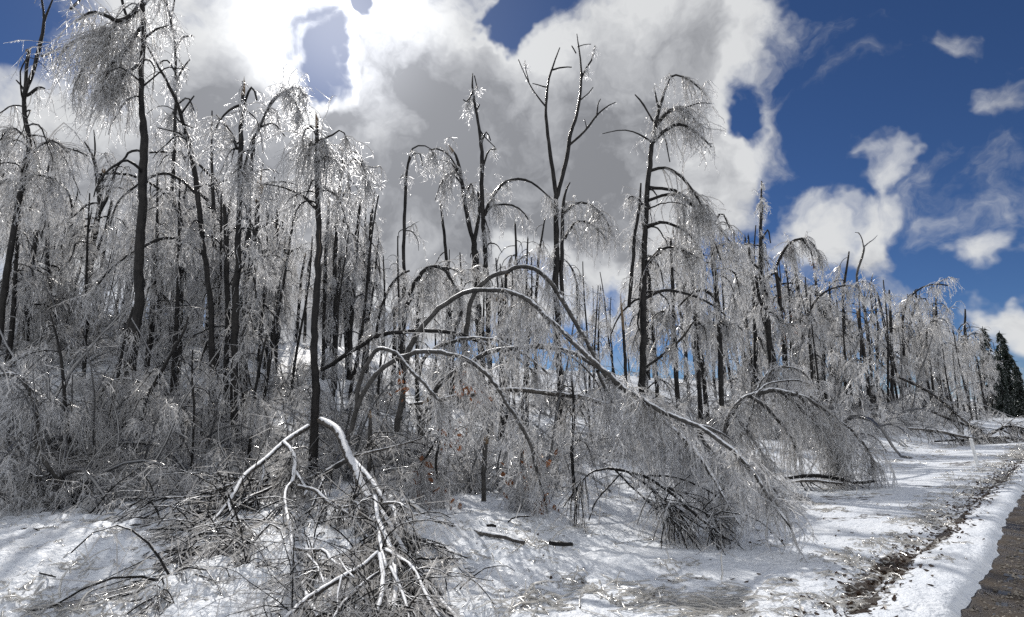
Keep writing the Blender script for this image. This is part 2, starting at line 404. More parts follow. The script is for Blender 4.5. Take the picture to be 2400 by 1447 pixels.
def px(s):
    return np.array([[float(q) for q in a.split(',')] for a in s.split()])

def WID(w): return np.where(w > 20, .60 * w, np.minimum(.78 * w, 12.0))          # the traced widths take in the ice and blur round a stem
def traced(s, Y0, Y1=None, n=None, jit=.3, rng=RNG):
    """'u,v,w u,v,w ...' pixels with the stem's width -> path and radii in metres; Y0..Y1 the depth from root to tip"""
    a = px(s) if isinstance(s, str) else s
    L = np.sum(np.linalg.norm(np.diff(a[:, :2], axis=0), axis=1))
    n = n or int(np.clip(L / 14, 6, 60))
    c = catmull(a, n); f = np.linspace(0, 1, n)
    Y1 = Y0 if Y1 is None else Y1
    Y = Y0 + (Y1 - Y0) * f
    P = np.array([at(u, v, y) for (u, v), y in zip(c[:, :2], Y)])
    R = np.maximum(WID(c[:, 2]), .8) * .5 / FPX * Y
    wob = np.cumsum(rng.normal(size=(n, 3)), 0); wob -= np.linspace(0, 1, n)[:, None] * wob[-1]
    P[1:-1] += (wob * R[:, None] * jit * .5)[1:-1]
    R = R * (1 + rng.normal(size=n) * .05)
    return P, R

def grow(S, D, Ln, nseg, droop, wig, rng, floor=True):
    """N stems bending under their load of ice"""
    N = len(S); P = np.zeros((N, nseg + 1, 3)); P[:, 0] = S; d = nrm(D); st = (Ln / nseg)[:, None]
    droop = np.broadcast_to(np.asarray(droop, float), (N,))[:, None]
    for k in range(nseg):
        d = nrm(d + np.array([0, 0, -1.0]) * droop / nseg * 2 + rng.normal(size=(N, 3)) * wig)
        P[:, k + 1] = P[:, k] + d * st
    if floor:
        g = hgt(P[..., 0], P[..., 1]) + .03; P[..., 2] = np.maximum(P[..., 2], g)
    return P

def pick(P, n, rng, lo=0.0, hi=1.0, w=None):
    """n random places on paths P (N,M,3)"""
    N, Mn, _ = P.shape
    if w is None: w = np.linalg.norm(np.diff(P, axis=1), axis=2).sum(1)
    i = rng.choice(N, n, p=w / w.sum()); f = (lo + (hi - lo) * rng.random(n)) * (Mn - 1)
    k = np.minimum(f.astype(int), Mn - 2); r = (f - k)[:, None]
    A = P[i, k]; B = P[i, k + 1]
    return A + (B - A) * r, nrm(B - A), i, f / (Mn - 1)

def same(paths, m=12):
    """resample a list of paths to m points each"""
    out = []
    for p in paths:
        f = np.linspace(0, len(p) - 1, m); k = np.minimum(f.astype(int), len(p) - 2); r = (f - k)[:, None]
        out.append(p[k] + (p[k + 1] - p[k]) * r)
    return np.stack(out)

def crown(limbs, rng, n2=60, L2=(.5, 1.5), n3=700, L3=(.12, .4), chips=1400, q=1.0, spread=.75, up=.1, droop=2.6, lo=.15, dark=None, ice=None, hi=1.0, chip_len=1.0, floor=True, droop3=1.6, along=.45, wig=.32):
    """limbs (N,M,3): fills dark (branchlets) and ice (twigs + drops)"""
    dark = dark or MB(); ice = ice or MB()
    na = max(4, n2 // 7)                      # boughs leave the limb in clumps with gaps between
    S, T, i, f = pick(limbs, na, rng, lo, hi); r0 = nrm(rng.normal(size=(na, 3)) * [1, 1, .35])
    ka = rng.choice(na, n2, p=(lambda w: w / w.sum())(rng.random(na) ** 1.5 + .1))
    S = S[ka] + T[ka] * rng.normal(0, .07, (n2, 1)); T = T[ka]; f = f[ka]
    r = nrm(rng.normal(size=(n2, 3)) * [1, 1, .5]) * .75 + r0[ka] * .7
    D = nrm(T * along + nrm(r) * spread + np.stack([0 * f, 0 * f, up + rng.normal(0, .35, n2)], -1))
    ln = rng.uniform(*L2, n2) * (1.1 - .45 * f)
    B = grow(S, D, ln * np.exp(rng.normal(0, .25, n2)), 6, droop * rng.uniform(.25, 1.3, n2), wig, rng, floor)
    n3 = int(n3 * .72)
    rr = (.0065 + .007 * ln)[:, None] * q * np.linspace(1, .4, 7)[None] * rng.uniform(.7, 1.5, (n2, 1))
    dark.tubes(B, rr, 3)
    S3, T3, i3, f3 = pick(B, n3, rng, .12, 1.0)
    D3 = nrm(T3 * .5 + nrm(rng.normal(size=(n3, 3)) * [1, 1, .8]) * .9)
    l3 = rng.uniform(*L3, n3)
    C = grow(S3, D3, l3, 1, droop3 * .25, .1, rng, floor)
    ice.tubes(C, np.full((n3, 1), .0088 * q) * np.array([[1.0, .6]]) * rng.uniform(.7, 1.35, (n3, 1)), 3)
    nb = int(chips * .75)
    Pc, Tc, _, _ = pick(C, nb, rng, .1, 1.0)
    Pd, Td, _, _ = pick(B, chips - nb, rng, .1, 1.0)
    Pc = np.concatenate([Pc, Pd])
    Dc = np.array([0, 0, -1.0]) + rng.normal(size=(chips, 3)) * .45
    ice.chips(Pc, Dc, rng.uniform(.035, .125, chips) * q * chip_len, rng.uniform(.009, .019, chips) * q, rng)
    return dark, ice

def autolimbs(P, R, n, rng, f0, f1, Lm, side=None, elev=(.3, 1.1), droop=1.7, shy=1.0):
    """n limbs leaving a trunk and arching over under the ice"""
    f = np.sort(rng.uniform(f0, f1, n)) * (len(P) - 1); k = np.minimum(f.astype(int), len(P) - 2)
    S = P[k] + (P[k + 1] - P[k]) * (f - k)[:, None]
    az = rng.uniform(0, 2 * math.pi, n)
    if side is not None: az = side + rng.normal(size=n) * .9
    el = rng.uniform(*elev, n)
    D = np.stack([np.cos(az) * np.cos(el), np.sin(az) * np.cos(el) * shy, np.sin(el)], -1)
    ln = rng.uniform(*Lm, n) * (1.15 - .4 * (f / (len(P) - 1)))
    B = grow(S, D, ln, 11, droop * rng.uniform(.5, 1.4, n), .15, rng, False)
    B = B + np.cumsum(rng.normal(size=B.shape) * .018 * ln[:, None, None] / 2, 1) * np.linspace(0, 1, 12)[None, :, None]
    rb = np.clip(R[k] * .42, .012, .09)[:, None] * np.linspace(1, .3, 12)[None]
    return B, rb

def splinter(mb, tip, d, r, L, rng, n=9):
    """torn pale wood standing on a break"""
    d = nrm(d)
    for k in range(n):
        o = rng.normal(size=3) * r * .45; o -= d * np.dot(o, d)
        ln = L * rng.uniform(.25, 1.0)
        P = np.stack([tip + o - d * L * .35, tip + o * 1.0 + d * ln * .45, tip + o * .9 + d * ln + rng.normal(size=3) * r * .15])
        w = r * rng.uniform(.22, .45); mb.tubes(P, np.array([w, w * .7, w * .06]), 4)

STUFF = ('branchlets', 'ice_twigs', 'splinters', 'leaves', 'needles', 'iced_needles', 'branches')
LAST = {}
def collect(root, loc, parts):
    """parts: list of (name, MB, material)"""
    for nm, mb, m in parts:
        if mb.n:
            par = root
            if nm in ('splinters', 'bare_wood'): par = LAST.get(root.name, root)      # torn wood belongs to its trunk
            o = link(nm, mb.shift(np.asarray(loc)).mesh(nm, m), par)
            if nm in ('trunk', 'main_limb'): LAST[root.name] = o
            if nm in STUFF: o['kind'] = 'stuff'

HERO_GROUP = None
def tree(name, label, cat, stems, limbs=(), Y=None, base=None, crowns=(), auto=(), spl=None, bark='bark', seed=1, dd=.5, roots=True, sides=10, group=None, face=None, icicles=0, leaves=None, limb_bark=None, jit=.3, wid=1.0):
    """a traced standing or bent tree. stems[0] is the trunk, from the root up"""
    rng = np.random.default_rng(seed)
    s0 = px(stems[0]) if isinstance(stems[0], str) else stems[0]
    if Y is None: Y = ghit(*(base or s0[0, :2]))
    YY = Y if not np.isscalar(Y) else (Y, Y)
    q = float(np.clip(YY[0] / 17, .45, 1.7))
    SP = []
    for k, s in enumerate(stems):
        p, r = traced(s, YY[0], YY[1], rng=rng, jit=jit); r = r * wid
        if k == 0:
            g = hgt(p[0, 0], p[0, 1])
            if roots:           # carry the trunk down into the snow and flare it
                foot = p[0].copy(); foot[2] = min(g - .15, p[0, 2] - .05); foot[:2] += (p[0, :2] - p[1, :2]) * .1
                mid = (foot + p[0]) / 2
                p = np.vstack([foot, mid, p]); r = np.concatenate([[r[0] * 1.5, r[0] * 1.15], r])
        SP.append((p, r))
    loc = SP[0][0][0].copy(); loc[2] = hgt(loc[0], loc[1])
    root = thing(name, label, cat, loc, group)
    trunk = MB()
    for k, (p, r) in enumerate(SP):
        if k == 0: trunk.tubes(p, r, sides)
        else:
            m = MB(); m.tubes(p, r, max(6, sides - 2)); collect(root, loc, [('stem', m, bark)])
    collect(root, loc, [('trunk', trunk, bark)])
    LP = []
    for k, s in enumerate(limbs):
        a = px(s)
        Y1 = YY[0] * (1 + dd * rng.uniform(-.5, .5) * np.abs(np.ptp(a[:, 0])) / FPX)
        p, r = traced(a, YY[0] if np.isscalar(Y) else YY[0] + (YY[1] - YY[0]) * .5, Y1, rng=rng, jit=.5); r = r * 1.3
        m = MB(); m.tubes(p, r, 6); collect(root, loc, [('limb', m, limb_bark or bark)])
        LP.append((p, r))
    dark = MB(); ice = MB()
    pool = [p for p, r in LP]
    for a in auto:      # (stem index, n, f0, f1, (Lmin, Lmax), side or None)
        p, r = SP[a[0]]
        B, rb = autolimbs(p, r, a[1], rng, a[2], a[3], a[4], a[5] if len(a) > 5 else None, elev=a[6] if len(a) > 6 else (.2, 1.1), droop=a[7] if len(a) > 7 else 1.9)
        for b_, r_ in zip(B, rb):
            m = MB(); m.tubes(b_, r_, 5); collect(root, loc, [('branch', m, bark)])
        pool += list(B)
    for c in crowns:    # dict of crown() arguments, 'on': limb indices | 'all' | 'stem'
        c = dict(c); on = c.pop('on', 'all')
        src = pool if on == 'all' else ([SP[k][0] for k in c.pop('stem', [0])] if on == 'stem' else [LP[k][0] for k in on])
        if not src: continue
        c.setdefault('q', q)
        crown(same(src), rng, dark=dark, ice=ice, **c)
    if icicles:
        P, T, _, _ = pick(same([p for p, r in SP + LP]), icicles, rng, .25, 1)
        ice.chips(P, np.array([0, 0, -1.]) + rng.normal(size=P.shape) * .25, rng.uniform(.05, .16, icicles) * q, rng.uniform(.008, .014, icicles) * q, rng)
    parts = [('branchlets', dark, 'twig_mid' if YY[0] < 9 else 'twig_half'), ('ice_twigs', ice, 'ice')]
    if spl:
        sm = MB()
        for (k, L) in spl:
            p, r = SP[k]; splinter(sm, p[-1], p[-1] - p[-2], max(r[-1] * 1.6, .03), L, rng)
        parts.append(('splinters', sm, 'wood'))
    if face:            # a long torn strip of bare wood down one side of the trunk: (f0, f1, width factor)
        p, r = SP[0]; n = len(p); k0, k1 = int(face[0] * n), int(face[1] * n)
        fm = MB(); off = np.array([.35, -.75, 0.]) if len(face) < 4 else np.array([face[3], -.75, 0.])
        pp = p[k0:k1] + off * r[k0:k1, None] * .62; w = r[k0:k1] * face[2] * np.sin(np.linspace(.25, math.pi - .1, k1 - k0)) ** .5
        fm.tubes(pp, w, 6); parts.append(('bare_wood', fm, 'wood'))
    if leaves:
        lm = MB(); n = leaves
        P, T, _, _ = pick(same(pool), n, rng, .3, 1)
        P = P + rng.normal(size=P.shape) * [.12, .12, .1] - [0, 0, .12]
        lm.flakes(P, rng.uniform(.035, .075, n), rng); parts.append(('leaves', lm, 'leaf'))
    collect(root, loc, parts)
    return root, SP, LP

# ================================================================ the setting: snow, road, gravel
def edge_t(s): return .79 + .018 * np.clip(s - 8, 0, 25) + .07 * fbm(s * 4.3, s * 0 + 1.1, 3, 15) + .12 * fbm(s * 1.1, s * 0 + 3.1, 4, 11) + .02 * np.sin(s * .7)
def streak(s, t):
    c = 1.50 + .22 * fbm(s * .5, s * 0 + 8.0, 3, 21)
    w = .22 + .28 * fbm(s * .9, s * 0 + 1.7, 3, 31)
    return np.exp(-((t - c) / np.maximum(w, .05)) ** 2)
def gz(x, y):
    x = np.asarray(x, float); y = np.asarray(y, float)
    t = (y - x) / R2; s = (x + y) / R2
    z = hgt(x, y)
    verge = sstep((t - .8) / .3)
    lump = .085 * fbm(x * 1.6, y * 1.6, 3, 41) + .11 * fbm(x * 5, y * 5, 3, 43) + .065 * fbm(x * 12, y * 12, 2, 47)
    rough = .45 + .75 * sstep((4.2 - x * .9 - y * .25) / 4.0)                  # the left foreground is more broken up
    calm = np.exp(-((t - 3.0) / 1.1) ** 2) * sstep((s - 2.5) / 2)
    z = z + lump * verge * rough * (1 - .6 * calm)
    bank = .10 * sstep((t - edge_t(s)) / .16) * (1 - .55 * sstep((t - 1.15) / .6))
    inside = (t > edge_t(s) - .02) | (t < -7.2)
    z = np.where(inside, z + np.where(t > 0, bank, 0), -.09)
    z = z - .05 * streak(s, t) * (t > 0)
    return z

def build_ground():
    a = np.radians(np.concatenate([np.linspace(-180, -62, 60, endpoint=False), np.linspace(-62, 62, 520, endpoint=False), np.linspace(62, 180, 60, endpoint=False)]))
    r = np.concatenate([[.01, .4, .9, 1.4, 1.9], np.geomspace(2.3, 34, 200), np.geomspace(36, 900, 50)])
    A, Rr = np.meshgrid(a, r, indexing='ij')
    x = Rr * np.sin(A); y = Rr * np.cos(A); z = gz(x, y)
    t = (y - x) / R2; s = (x + y) / R2
    na, nr = x.shape
    mb = MB()
    i = np.arange(na)[:, None]; j = np.arange(nr - 1)[None, :]; i2 = (i + 1) % na
    q = np.stack([i * nr + j, i2 * nr + j, i2 * nr + j + 1, i * nr + j + 1], -1).reshape(-1, 4)
    mb.add(np.stack([x, y, z], -1), q)
    me = mb.mesh('snow_ground', 'snow')
    bare = 1.0 * streak(s, t) * (t > .9) * np.clip(.36 + 2.6 * fbm(s * .8, t * 3, 4, 51), 0, 1)
    patch = fbm(x * .9, y * .9, 4, 61)
    bare = np.maximum(bare, .55 * sstep((patch - .10) / .15) * sstep((t - 1.6) / .4) * sstep((s - 5) / 6) * sstep((12 - t) / 4))
    bare = np.maximum(bare, .62 * sstep((patch - .06) / .2) * sstep((t - 10) / 6))
    bare = np.maximum(bare, .40 * np.exp(-((t - edge_t(s)) / .10) ** 2) * (t > 0))              # grit along the ploughed edge
    at_ = me.attributes.new('bare', 'FLOAT', 'POINT'); at_.data.foreach_set('value', bare.ravel().astype(np.float32))
    o = link('snow_ground', me); tag(o, 'crusted white snow over the roadside verge and woodland floor', kind='structure')
build_ground()

def strip(name, material, t0, t1, s0, s1, z, nt_, wav0=None, wav1=None, rough=0.0, label=None, ns=None, seed=71):
    ns = ns or int((s1 - s0) / .35)
    s = np.concatenate([np.linspace(s0, 14, ns), np.geomspace(14.5, s1, 90)]) if s1 > 20 else np.linspace(s0, s1, ns)
    f = np.linspace(0, 1, nt_)
    a = t0 + (wav0(s) if wav0 else 0 * s); b = t1 + (wav1(s) if wav1 else 0 * s)
    Tt = a[:, None] + (b - a)[:, None] * f[None]; Ss = np.repeat(s[:, None], nt_, 1)
    x, y = ST(Ss, Tt)
    zz = z + rough * fbm(x * 9, y * 9, 3, seed)
    m, n = x.shape
    i = np.arange(m - 1)[:, None]; j = np.arange(n - 1)[None]
    q = np.stack([i * n + j, i * n + j + 1, (i + 1) * n + j + 1, (i + 1) * n + j], -1).reshape(-1, 4)[:, ::-1]
    mb = MB(); mb.add(np.stack([x, y, zz], -1), q)
    o = link(name, mb.mesh(name, material)); tag(o, label, kind='structure'); return o
road = strip('road', 'asphalt', -7.4, .56, -40, 420, -.004, 14, None, lambda s: .06 * fbm(s * 1.5, s * 0 + 5, 3, 81), 0, 'worn grey asphalt road with sealed cracks', ns=170)
strip('gravel_shoulder', 'gravel', .42, 1.45, -30, 420, .006, 14, lambda s: .13 * fbm(s * 1.3, s * 0 + 2, 4, 91), None, .03, 'wet brown gravel shoulder beside the snowbank', ns=420)
def ribbon(pts, w, name, parent):
    c = catmull(px(pts), 26); P = []
    for u, v, k in c:
        r = ray(u, v); Y = (CAMZ - 0) / -r[2]; P.append((r[0] * Y, r[1] * Y, .004))
    P = np.array(P)
    T = nrm(np.gradient(P, axis=0)); n = np.stack([-T[:, 1], T[:, 0], 0 * T[:, 0]], -1)
    W = w * (1 + .5 * fbm(np.arange(26) * .4, np.zeros(26), 3, 5))[:, None]
    V = np.concatenate([P + n * W, P - n * W]); k = np.arange(25)
    mb = MB(); mb.add(V, np.stack([k, k + 1, k + 27, k + 26], -1)); link(name, mb.mesh(name, 'tar'), parent)
ribbon('2338,1480,0 2345,1440,0 2353,1392,0 2372,1362,0 2400,1352,0 2440,1350,0', .042, 'crack_seal', road)
ribbon('2362,1352,0 2374,1332,0 2386,1300,0 2402,1255,0 2425,1220,0', .040, 'crack_seal', road)

def scatter_stones():
    rng = np.random.default_rng(5); n = 2600
    s = rng.uniform(1.5, 26, n) ** 1.0; t = rng.normal(.62, .10, n)
    x, y = ST(s, t); P = np.stack([x, y, np.full(n, .012)], -1)
    mb = MB(); r = rng.uniform(.004, .015, n) * (1 + s * .02)
    dirs = np.array([[1, 0, 0], [0, 1, 0], [-1, 0, 0], [0, -1, 0], [0, 0, .8], [0, 0, -.8]], float)
    V = P[:, None] + r[:, None, None] * dirs[None] * rng.uniform(.6, 1.3, (n, 6, 1))
    f = np.array([[0, 1, 4], [1, 2, 4], [2, 3, 4], [3, 0, 4], [1, 0, 5], [2, 1, 5], [3, 2, 5], [0, 3, 5]])
    mb.add(V, None, (np.arange(n)[:, None, None] * 6 + f[None]).reshape(-1, 3))
    tag(link('gravel', mb.mesh('gravel', 'stone', False)), 'loose small stones scattered along the road edge', 'gravel', kind='stuff')
scatter_stones()

# ================================================================ standing trees, traced one by one
HI = dict(L2=(.5, 1.7), n3=900, chips=1500)
LEFTMOST = tree('broken_tree', 'tall tree at the left edge with two bare leaders above a weeping crown', 'tree',
    ['-30,985,28 5,740,25 30,560,21 45,470,19 60,390,17 70,335,15 58,270,13 60,215,13 80,160,12 97,95,10 103,45,8 98,0,6 88,-40,4',
     '104,50,7 112,28,6 120,8,5 132,-20,3', '59,215,11 62,160,10 68,120,9', '59,218,7 50,200,6 38,188,4'],
    ['96,132,6 116,126,5 142,112,3', '62,225,7 90,205,6 105,208,4', '66,330,6 30,300,5 0,330,4', '60,395,6 85,350,5 125,330,4 160,360,3', '50,440,6 20,420,5 -10,440,4', '58,410,6 90,410,5 130,420,4'],
    crowns=[dict(on=[1, 2, 3, 4, 5], n2=170, L2=(.6, 2.0), n3=1900, chips=3000), dict(on='all', n2=60, L2=(.6, 1.7), n3=700, chips=1100)],
    auto=[(0, 9, .52, .74, (1.2, 2.6))], spl=[(2, .12)], seed=11, icicles=150)
BIG = tree('broken_tree', 'thick dark trunk with a huge snapped top hanging as an icy tangle', 'tree',
    ['284,1060,46 300,930,43 312,800,40 320,640,36 328,480,33 332,330,30 326,240,22 330,150,17 335,60,14 330,-30,10'],
    ['333,8,14 308,38,13 280,52,12 250,40,9 215,30,7 180,50,4', '300,45,11 262,70,9 215,82,7 170,98,6 140,130,4', '282,58,9 240,95,7 200,150,5 175,200,4', '333,60,8 300,110,7 260,150,6 235,210,4',
     '330,20,8 370,-20,6 395,20,5 402,70,4', '285,-30,8 288,10,7 300,45,6', '330,150,8 290,180,6 250,230,5', '330,95,7 365,70,5 395,60,3', '165,22,6 190,-5,6 200,-25,5'],
    crowns=[dict(on=[0, 1, 2, 3, 6, 8], n2=560, L2=(.6, 1.9), n3=4200, chips=7600, lo=.05), dict(on=[4, 5, 7], n2=50, n3=500, chips=800)],
    auto=[(0, 7, .6, .95, (1.2, 2.6))], seed=12, dd=1.2)
tree('leaning_tree', 'slim trunk leaning left across the thick one, with two long arched limbs', 'tree',
    ['493,1040,25 491,900,24 489,760,22 480,640,20 470,545,18 462,450,17 455,395,15 440,320,13 415,240,11 390,190,9 365,145,7 335,88,5'],
    ['460,455,8 420,420,7 380,405,7 330,430,6 285,465,5 265,505,4 258,530,3', '472,595,9 440,565,8 390,555,8 340,575,7 290,605,6 250,640,5 215,690,4', '425,268,5 440,245,4 455,225,3', '452,300,4 420,285,4 405,262,3', '445,330,5 420,312,4 370,300,3'],
    crowns=[dict(on=[0, 1], n2=60, L2=(.5, 1.6), n3=500, chips=900), dict(on='all', n2=60, n3=600, chips=900)], auto=[(0, 8, .45, .95, (.8, 1.8))], seed=13)
tree('slender_tree', 'thin upright tree behind the leaning one, iced branch pointing right at its top', 'tree',
    ['368,840,12 378,700,12 392,560,11 404,430,10 410,330,10 412,200,9 410,95,7 402,55,6 412,-20,4'],
    ['410,120,6 425,90,6 452,84,4', '412,200,5 430,160,4 445,140,3', '411,170,5 390,140,4 372,150,3', '412,250,5 440,230,4 455,260,3'], Y=21.0,
    crowns=[dict(on='all', n2=90, L2=(.5, 1.8), n3=1000, chips=1500)], auto=[(0, 8, .4, .9, (1.0, 2.2))], seed=14)
tree('forked_tree', 'black forked trunk with bare upswept leaders on the left slope', 'tree',
    ['196,815,31 205,700,27 216,580,23 232,500,20 239,430,17 241,405,9', '233,470,12 226,405,11 221,380,9 210,352,7 198,333,5', '222,385,6 223,345,5 220,305,3', '232,500,12 250,462,10 262,430,8 270,408,5'],
    ['205,640,8 240,560,6 262,470,4', '241,430,5 275,390,4 300,400,3'], crowns=[dict(on='all', n2=90, L2=(.6, 2.0), n3=1000, chips=1400)], auto=[(0, 10, .45, .95, (1.4, 3.0))], spl=[(0, .25)], seed=15)
SPIKE = tree('snapped_tree', 'straight black trunk snapped to a tall pale splintered spike', 'tree',
    ['549,1075,30 549,960,27 547,850,26 546,700,27 553,600,24 557,500,21 561,400,18 565,300,14 568,240,11 569,212,7'],
    ['556,350,8 540,310,7 522,288,5 508,270,4', '566,246,8 545,252,6 520,275,5 500,315,4', '562,265,7 590,205,6 602,235,4', '556,425,8 570,400,6 590,330,5', '553,640,8 580,620,7 597,660,6 600,700,4'],
    crowns=[dict(on=[2, 3], n2=70, n3=800, chips=1200), dict(on='all', n2=90, n3=900, chips=1400)], auto=[(0, 9, .45, .95, (.9, 2.0))], spl=[(0, .45)], seed=16)
tree('snapped_tree', 'stout trunk beside the spike, broken off with a long tan splinter', 'tree',
    ['572,1070,26 574,900,25 578,760,25 586,640,24 594,560,21 600,520,18 604,470,14 606,455,11'], ['590,620,8 560,580,7 540,600,5', '598,540,8 640,520,6 665,540,4', '602,480,6 620,470,5 640,468,3'],
    crowns=[dict(on='all', n2=70, n3=700, chips=1100)], auto=[(0, 7, .4, .9, (1.0, 2.2))], spl=[(0, .75)], seed=17, Y=15.5)
tree('bent_tree', 'tree whose twin tops arch over to the right and hang a dense clump of ice', 'tree',
    ['568,820,17 570,700,17 575,560,16 582,440,15 592,350,13 594,325,12', '594,325,9 608,300,9 625,262,8 640,235,7 660,218,6 685,217,5 705,232,4 718,262,3', '594,325,7 612,290,6 632,250,6 655,224,5 678,222,4 696,240,3'],
    ['640,236,5 680,208,4 700,206,3 712,225,3', '606,300,5 640,290,4 668,320,3', '660,218,5 690,235,4 700,270,3'], Y=19.0,
    crowns=[dict(on=[0, 2], n2=70, L2=(.4, 1.1), n3=900, chips=1300, spread=.4), dict(on='stem', stem=[1, 2], n2=60, L2=(.5, 1.5), n3=500, chips=800), dict(on='all', n2=40, n3=400, chips=600)], auto=[(0, 7, .4, .95, (.9, 2.0))], seed=18)
tree('split_tree', 'straight trunk with a long strip of bare tan wood down its face', 'tree',
    ['737,1020,32 738,900,29 738,800,27 741,700,26 744,600,24 744,520,22 743,440,20 744,370,15 744,320,11 743,290,7'],
    ['741,490,8 715,465,7 690,450,6 655,438,5 618,431,3', '743,320,7 730,298,6 716,302,5 708,330,3', '745,330,7 775,320,5 800,305,4 815,330,3', '744,350,8 760,330,6 772,380,4', '744,345,8 728,335,6 722,390,4'],
    crowns=[dict(on=[3, 4, 2, 1], n2=120, L2=(.6, 1.8), n3=1500, chips=1900, lo=0, spread=.5), dict(on=[0], n2=30, n3=250, chips=500), dict(on='all', n2=40, n3=500, chips=700)],
    auto=[(0, 8, .72, .98, (.8, 1.6))], spl=[(0, .4)], face=(.42, .86, .5), seed=19, Y=11.3)
tree('slender_tree', 'thin tree just right of the split one, its weeping top falling to the right', 'tree',
    ['785,850,15 785,740,14 786,640,13 790,540,12 794,470,11 803,415,10 804,380,7 800,350,4'], ['805,385,6 820,358,5 838,358,4 856,392,3', '803,400,6 830,370,5 848,385,4 862,430,3', '795,480,6 815,430,5 818,400,4', '850,388,3 870,392,2 890,390,2', '804,400,5 780,380,4 770,420,3'], Y=23.0,
    crowns=[dict(on='all', n2=120, L2=(.7, 2.2), n3=1400, chips=1900)], auto=[(0, 7, .5, .95, (1.0, 2.2))], spl=[(0, .3)], seed=20)
tree('slender_tree', 'bare pole of a tree between the split trunk and its weeping neighbour', 'tree', ['757,850,10 760,700,10 765,560,9 772,455,8'], ['766,540,4 780,500,3 790,520,2'], Y=24.0,
    crowns=[dict(on='all', n2=20, n3=150, chips=250)], auto=[(0, 4, .5, .95, (.8, 1.5))], seed=21)
tree('bent_tree', 'slim grey pole curling over at its top like a cane', 'tree',
    ['945,900,13 946,760,12 947,640,11 949,520,10 952,430,9 957,380,7', '957,380,6 962,355,6 975,343,5 995,342,4 1012,352,3 1022,380,2'], ['957,385,4 970,360,4 985,362,3 990,390,2', '951,440,4 945,410,3 938,420,2'], Y=22.0,
    crowns=[dict(on='stem', stem=[1], n2=40, L2=(.5, 1.4), n3=350, chips=600), dict(on='all', n2=20, n3=200, chips=350)], auto=[(0, 5, .35, .95, (.6, 1.4))], seed=22)
FORK2 = tree('forked_tree', 'black trunk split into a leaning left leader snapped tan at its tip', 'tree',
    ['1131,900,30 1127,800,29 1120,700,27 1113,600,25 1109,560,22', '1109,560,15 1100,530,14 1092,480,13 1084,430,12 1076,390,10 1066,360,8 1060,352,6', '1111,565,14 1118,530,12 1124,490,10 1120,450,7'],
    ['1074,400,5 1055,368,4 1030,350,4 1005,352,3', '1080,420,5 1060,385,4 1030,375,3', '1084,435,5 1060,408,4 1035,425,3 1020,470,2', '1090,460,4 1105,430,3 1112,470,2'],
    crowns=[dict(on=[0, 1, 2, 3], n2=110, L2=(.5, 1.9), n3=900, chips=1500), dict(on='all', n2=30, n3=400, chips=600)], auto=[(0, 6, .45, .98, (.8, 1.6))], spl=[(1, .35)], seed=23, Y=23)
tree('bent_tree', 'tall thin tree with two limbs arching right towards the tall forked tree', 'tree',
    ['1150,920,16 1144,800,16 1140,640,15 1135,520,14 1131,440,13 1128,350,12 1120,290,10 1113,245,9 1107,205,7 1108,172,3'],
    ['1136,505,9 1150,470,8 1180,432,8 1215,420,7 1250,430,6 1280,455,4 1296,470,3', '1138,498,7 1155,485,6 1190,480,5 1220,492,4 1238,515,3', '1108,215,5 1095,238,4 1086,234,3', '1112,178,3 1118,205,3 1122,215,2', '1116,262,4 1124,245,3', '1127,340,6 1140,310,4 1150,330,3', '1130,400,6 1145,355,4 1162,350,3', '1122,300,4 1135,320,3 1160,345,2'],
    crowns=[dict(on=[0, 1], n2=80, L2=(.4, 1.2), n3=600, chips=1000), dict(on=[2, 3, 5, 6, 7], n2=50, L2=(.3, .9), n3=400, chips=700), dict(on='all', n2=30, n3=300, chips=500)], auto=[(0, 6, .2, .6, (.7, 1.5))], seed=24, Y=21, icicles=120)
TALL = tree('forked_tree', 'tall forked tree with two bare iced leaders standing against the grey cloud', 'tree',
    ['1312,1000,32 1311,900,29 1306,780,26 1304,680,25 1303,560,23 1302,470,22', '1302,470,14 1296,420,13 1288,350,12 1281,290,10 1279,255,9 1284,200,8 1296,155,6 1312,112,3', '1302,468,15 1314,425,14 1326,365,13 1334,320,12 1348,280,10 1358,235,9 1362,190,8 1360,140,6 1352,80,3',
     '1332,342,9 1352,325,8 1375,302,7 1398,272,6 1420,252,5 1443,240,3', '1279,250,6 1262,230,5 1240,195,4 1215,140,3', '1318,700,13 1317,600,12 1318,500,11 1325,450,7 1336,428,4'],
    ['1362,185,6 1375,160,5 1388,138,4 1394,108,2', '1292,165,5 1315,158,4 1340,158,3', '1398,275,4 1402,245,3 1408,232,2', '1284,205,4 1265,200,3 1248,196,2', '1240,195,3 1232,160,2 1230,142,2', '1350,125,4 1340,108,3', '1360,235,4 1378,220,3 1390,205,2', '1375,300,3 1370,280,2', '1354,110,3 1370,105,2 1385,104,2',
     '1322,500,8 1345,480,7 1370,476,6 1395,488,5 1418,512,4 1432,545,3', '1324,560,7 1345,525,6 1370,520,5 1398,535,4 1420,560,3'],
    crowns=[dict(on=[0, 1, 2, 3, 4, 6], n2=34, L2=(.15, .4), n3=120, chips=420, spread=.5), dict(on=[9, 10], n2=110, L2=(.5, 1.9), n3=1000, chips=1600), dict(on='stem', stem=[0, 5], n2=50, lo=.4, L2=(.4, 1.3), n3=400, chips=700)], seed=25, Y=22, icicles=700, dd=.8)
